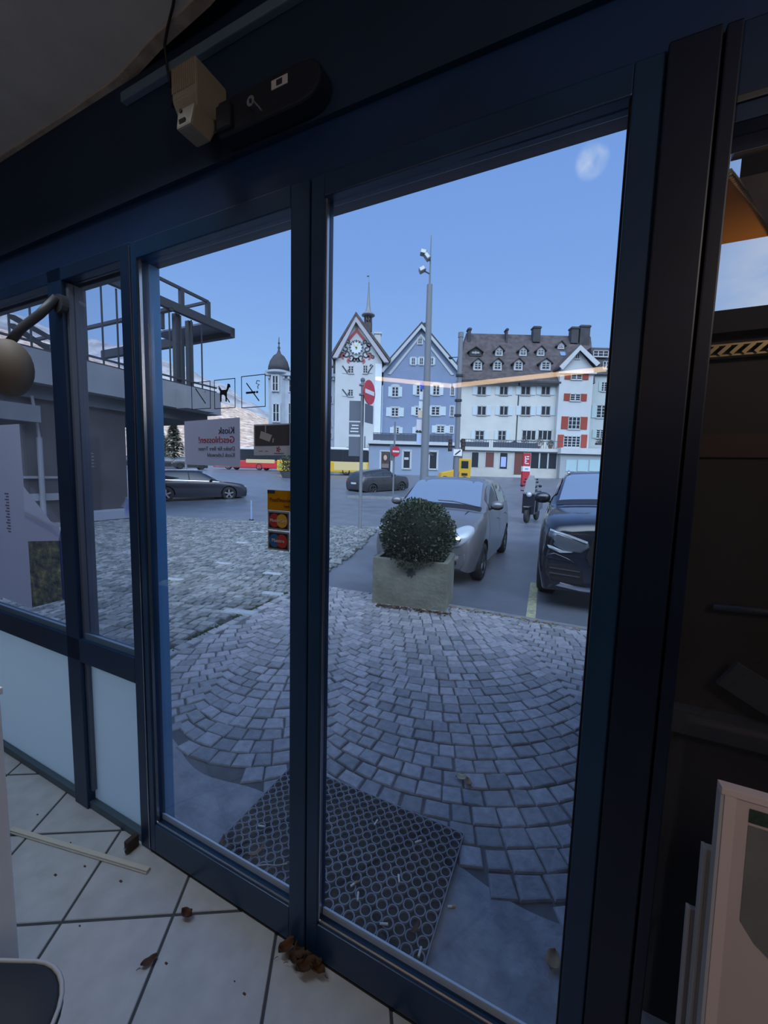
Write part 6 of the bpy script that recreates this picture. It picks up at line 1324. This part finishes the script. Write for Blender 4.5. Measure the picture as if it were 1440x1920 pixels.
# slimmer mast with traffic gear
m2 = empty('signal_mast', (5.42, 30.0, tz(30) - .03), 0, 'slim pale mast with signal boxes before the cream house', 'mast')
MB().cyl((0, 0, 0), (-.10, 0, 11.0), .20, .17, 16).build('shaft', gal, m2); MB().cyl((-.10, 0, 11.0), (-.10, 0, 11.35), .20, n=16).build('head', gal, m2)
for z in (8.2, 6.4, 5.3): MB().cyl((-.08, 0, z), (-.08, 0, z + .14), .27, n=16).build('band', dsteel, m2)
MB().cyl((-.75, -.05, 9.55), (-.15, 0, 9.6), .03, n=8).build('lamp_arm', dsteel, m2); MB().sphere((-.8, -.05, 9.52), .16, 12, sc=(1, 1, .6)).build('lamp_head', dsteel, m2, smooth=True)
for x, z in ((-.55, 3.15), (.42, 3.2)): 
    b = MB().box(x - .14, x + .14, -.15, .15, z - .45, z + .45).build('signal_box', blk, m2, bevel=.03)
    for k in (-.26, 0, .26): MB().cyl((x, -.18, z + k), (x, -.15, z + k), .09, n=14).build('signal_lens', pm('dark_lens', (.08, .06, .05), rough=.3), b)
MB().box(-.32, .32, -.26, -.23, 2.35, 2.85).build('sign_plate', sgn_w, m2); m = MB(); m.rbox((0, -.27, 2.6), (.5, .01, .09), Matrix.Rotation(-.7, 3, 'Y')); m.build('arrow_mark', blk, m2)
# red information pillar
ip = empty('information_pillar', (11.75, 33.0, tz(33) - .03), math.radians(12), 'red information pillar with a white band before the cream house', 'pillar')
MB().box(-.33, .33, -.12, .12, 0, 2.72).build('body', pm('pillar_red', (.42, .025, .035), rough=.5), ip, bevel=.01); MB().box(-.335, .335, -.125, .125, 1.24, 1.66).build('white_band', sgn_w, ip); MB().box(-.16, .16, -.13, -.125, 1.38, 1.5).build('band_mark', pm('pillar_blue', (.2, .3, .6), rough=.5), ip)
m = MB()
for i, (a, b) in enumerate(((-.2, .18), (-.2, .0), (-.2, .18), (-.05, .18))): m.box(a, b, -.125, -.12, 1.85 + i * .19, 1.93 + i * .19)
m.box(-.2, -.12, -.125, -.12, 1.85, 2.5); m.build('vertical_lettering', sgn_w, ip)
# thin bollard left
for x, y, lb in ((-4.05, 11.9, 'thin pale marker post at the edge of the old setts'),):
    q = empty('marker_post', (x, y, -.035), 0, lb, 'post'); MB().cyl((0, 0, 0), (0, 0, .62), .022, n=8).build('post', pm('marker_blue', (.25, .34, .52), rough=.5), q); MB().cyl((0, 0, 0), (0, 0, .04), .07, n=12).build('base', dsteel, q)
# low wall / kerb island behind the small sign
wis = MB(); wis.box(-2.0, 3.0, 21.2, 21.5, tz(21) - .04, tz(21) + .10); tag(wis.build('trim_26', kerb_m), kind='structure', label='low kerb of the traffic island')
# parked scooters beside the SUV
def scooter(x, y, rz, label, body):
    q = empty('scooter', (x, y, tz(y) - .03), rz, label, 'scooter', 'scooters parked before the cream house')
    for yy in (-.62, .62):
        MB().lathe([(.16, -.05), (.24, -.05), (.26, 0), (.24, .05), (.16, .05)], (0, yy, .26), 20, axis='x').build('tyre', tyre_m, q, smooth=True); MB().lathe([(0, -.03), (.17, -.03), (.17, .03), (0, .03)], (0, yy, .26), 16, axis='x').build('rim', rim_d, q)
    MB().hexa([(-.16, .1, .32), (.16, .1, .32), (.16, .85, .42), (-.16, .85, .42), (-.17, .15, .74), (.17, .15, .74), (.14, .9, .80), (-.14, .9, .80)]).build('rear_body', body, q, bevel=.05); MB().box(-.15, .15, .1, .85, .78, .88).build('saddle', blk, q, bevel=.04)
    MB().hexa([(-.2, -.55, .3), (.2, -.55, .3), (.2, -.4, .3), (-.2, -.4, .3), (-.22, -.48, 1.0), (.22, -.48, 1.0), (.2, -.32, 1.0), (-.2, -.32, 1.0)]).build('leg_shield', body, q, bevel=.03); MB().box(-.16, .16, -.45, .2, .28, .34).build('footboard', blk, q); MB().box(-.11, .11, -.82, -.45, .50, .58).build('mudguard', body, q, bevel=.03)
    MB().tube([(-.34, -.30, 1.08), (-.1, -.38, 1.05), (.1, -.38, 1.05), (.34, -.30, 1.08)], .018, 8).build('handlebar', blk, q); MB().sphere((0, -.5, .95), .09, 12).build('headlight', lampg, q, smooth=True)
    MB().hexa([(-.18, -.50, 1.02), (.18, -.50, 1.02), (.18, -.49, 1.02), (-.18, -.49, 1.02), (-.15, -.36, 1.45), (.15, -.36, 1.45), (.15, -.35, 1.45), (-.15, -.35, 1.45)]).build('windshield', pm('smoked_screen', (.10, .12, .14), rough=.1, spec=.6), q)
    for sgx in (-1, 1): MB().sphere((sgx * .30, -.34, 1.25), .06, 10, sc=(1, .4, .8)).build('mirror', blk, q)
scooter(5.15, 13.6, math.radians(-35), 'nearer scooter parked left of the black SUV', gk); scooter(7.3, 19.5, math.radians(-30), 'farther scooter by the red pillar', pm('scooter_grey', (.18, .19, .18), rough=.5)); scooter(8.1, 21.6, math.radians(-30), 'farthest of the scooters beside the red pillar', kia_p)
# ================================================================== kiosk hut outside the right pane
hut = wthing('market_stall', .88, .30, -.02, 'dark brown wooden stall close outside the right pane', 'stall')
hb = pm('hut_brown', (.042, .031, .024), rough=.55, var=.2, scale=3)
MB().box(.0, 3.2, .0, 1.9, 0, 1.88).build('wall', hb, hut); MB().box(-.01, 3.2, -.03, 1.9, 1.865, 1.915).build('parapet_cap', pm('hut_cap', (.030, .027, .025), rough=.6), hut)
m = MB()
for i in range(90): x = .0 + i * .022; m.beam((x, -.02, 1.817), (x + .019, -.02, 1.837), .013, .008)
m.box(.0, 2.0, -.022, -.0, 1.813, 1.817); m.box(0, 2.0, -.022, -.0, 1.837, 1.841); m.build('gilt_moulding', pm('gilt_rope', (.60, .42, .18), rough=.35, metal=.4), hut)
MB().box(.04, 1.2, -.008, 0, 1.58, 1.635).build('wall_ledge', pm('hut_red_brown', (.075, .036, .026), rough=.5), hut)
MB().tube([(.11, -.015, 1.215), (.26, -.015, 1.222), (.32, -.02, 1.18), (.33, -.02, 1.08), (.31, -.015, .99)], .009, 8).build('grab_handle', pm('dull_metal', (0, 0, 0)), hut, smooth=True)
MB().box(.0, .9, -.04, 0, .885, .945).build('shelf', pm('hut_grey', (.065, .065, .068), rough=.4), hut); MB().rbox((.22, -.03, 1.02), (.17, .015, .07), Matrix.Rotation(.5, 3, 'Y')).build('grey_flap', pm('hut_grey', (0, 0, 0)), hut)
MB().box(.30, .32, -.005, 0, 0, 1.3).build('vertical_seam', gasket, hut)
# corrugated awning above the hut, lit by a warm lamp added out of view
aw = wthing('corrugated_awning', 1.0, 1.0, 2.5, 'corrugated awning glowing orange outside the upper right pane', 'awning')
m = MB(); n = 60; P = []
for i in range(n * 4 + 1):
    t_ = -.20 + i * .45 / (n * 4) ; P.append((t_, .012 * math.sin(i * PI / 2)))
def aw_s(t): return .06 + (t + .20) * .62 
for i in range(len(P) - 1):
    (a, za), (b, zb) = P[i], P[i + 1]; m.quad((0, a, za), (aw_s(a), a, za), (aw_s(b), b, zb), (0, b, zb)); m.quad((0, a, za + .004), (0, b, zb + .004), (aw_s(b), b, zb + .004), (aw_s(a), a, za + .004))
m.build('corrugated_sheet', pm('awning_metal', (.62, .38, .14), rough=.45, metal=.0), aw)
m = MB()
for i in range(40):
    t_ = -.20 + i * .0115; s_ = aw_s(t_); m.sphere((s_, t_, -.008), .008, 8)
m.build('beaded_edge', pm('awning_edge', (.50, .30, .10), rough=.5), aw)
MB().hexa([(aw_s(-.2) + .01, -.25, -.05), (2.4, -.25, -.05), (2.4, .26, -.05), (aw_s(.25) + .01, .26, -.05), (aw_s(-.2) + .01, -.25, .25), (2.4, -.25, .25), (2.4, .26, .25), (aw_s(.25) + .01, .26, .25)]).build('fascia_box', pm('awning_dark', (.012, .013, .018), rough=.6), aw)
MB().box(.04, 2.4, -.85, -.26, .0, .3).build('back_box', pm('awning_dark', (0, 0, 0)), aw)
lm_ = wthing('awning_fill_lamp', 1.62, 1.0, 1.898, 'small warm lamp added out of view on the stall roof to light the awning', 'lamp')
MB().cyl((0, 0, 0), (0, 0, .03), .05, n=16).build('base', blk, lm_); MB().sphere((0, 0, .06), .04, 14).build('bulb', pm('warm_bulb', (1, .6, .25), emit=(1.0, .5, .16), estr=30), lm_, smooth=True)
l = bpy.data.lights.new('awning_fill_light', 'POINT'); l.energy = 14.0; l.color = (1.0, .55, .20); l.shadow_soft_size = .04
lo = bpy.data.objects.new('awning_fill_light', l); COL.objects.link(lo); lo.location = W(1.62, 1.0, 1.99)

q = empty('street_lamp', (at(349, 880, 27)[0], 27, tz(27) - .03), 0, 'thin pale street pole with a blue plate left of the paper notice', 'pole'); MB().cyl((0, 0, 0), (0, 0, 5.2), .07, n=10).build('pole', pm('pale_rail', (0, 0, 0)), q); MB().box(.08, .45, -.03, 0, 2.4, 2.9).build('blue_plate', pm('mast_blue', (.05, .14, .5), rough=.5), q)
# warm strip lights on the shelf edges at the back of the shop, seen only as a reflection in the door glass
led = bpy.data.materials.new('warm_strip'); led.use_nodes = True; N, L_ = nodes_of(led); b = N['Principled BSDF']; b.inputs['Emission Color'].default_value = (1, .66, .38, 1); b.inputs['Emission Strength'].default_value = 9.0
for a, b_, lb in (((-.85, -2.05, 2.28), (-.20, -2.0, 2.165), 'warm strip light on the shelf edge at the back left'), ((-.18, -2.0, 2.165), (.90, -2.05, 2.215), 'warm strip light on the shelf edge at the back right')):
    c = (Vector(a) + Vector(b_)) / 2; q = wthing('strip_light', c.x, c.y, c.z, lb, 'lamp'); MB().beam(Vector(a) - c, Vector(b_) - c, .02, .028).build('light_strip', led, q)
    MB().beam(Vector(a) - c + Vector((0, -.03, 0)), Vector(b_) - c + Vector((0, -.03, 0)), .035, .05).build('holder', blk, q)
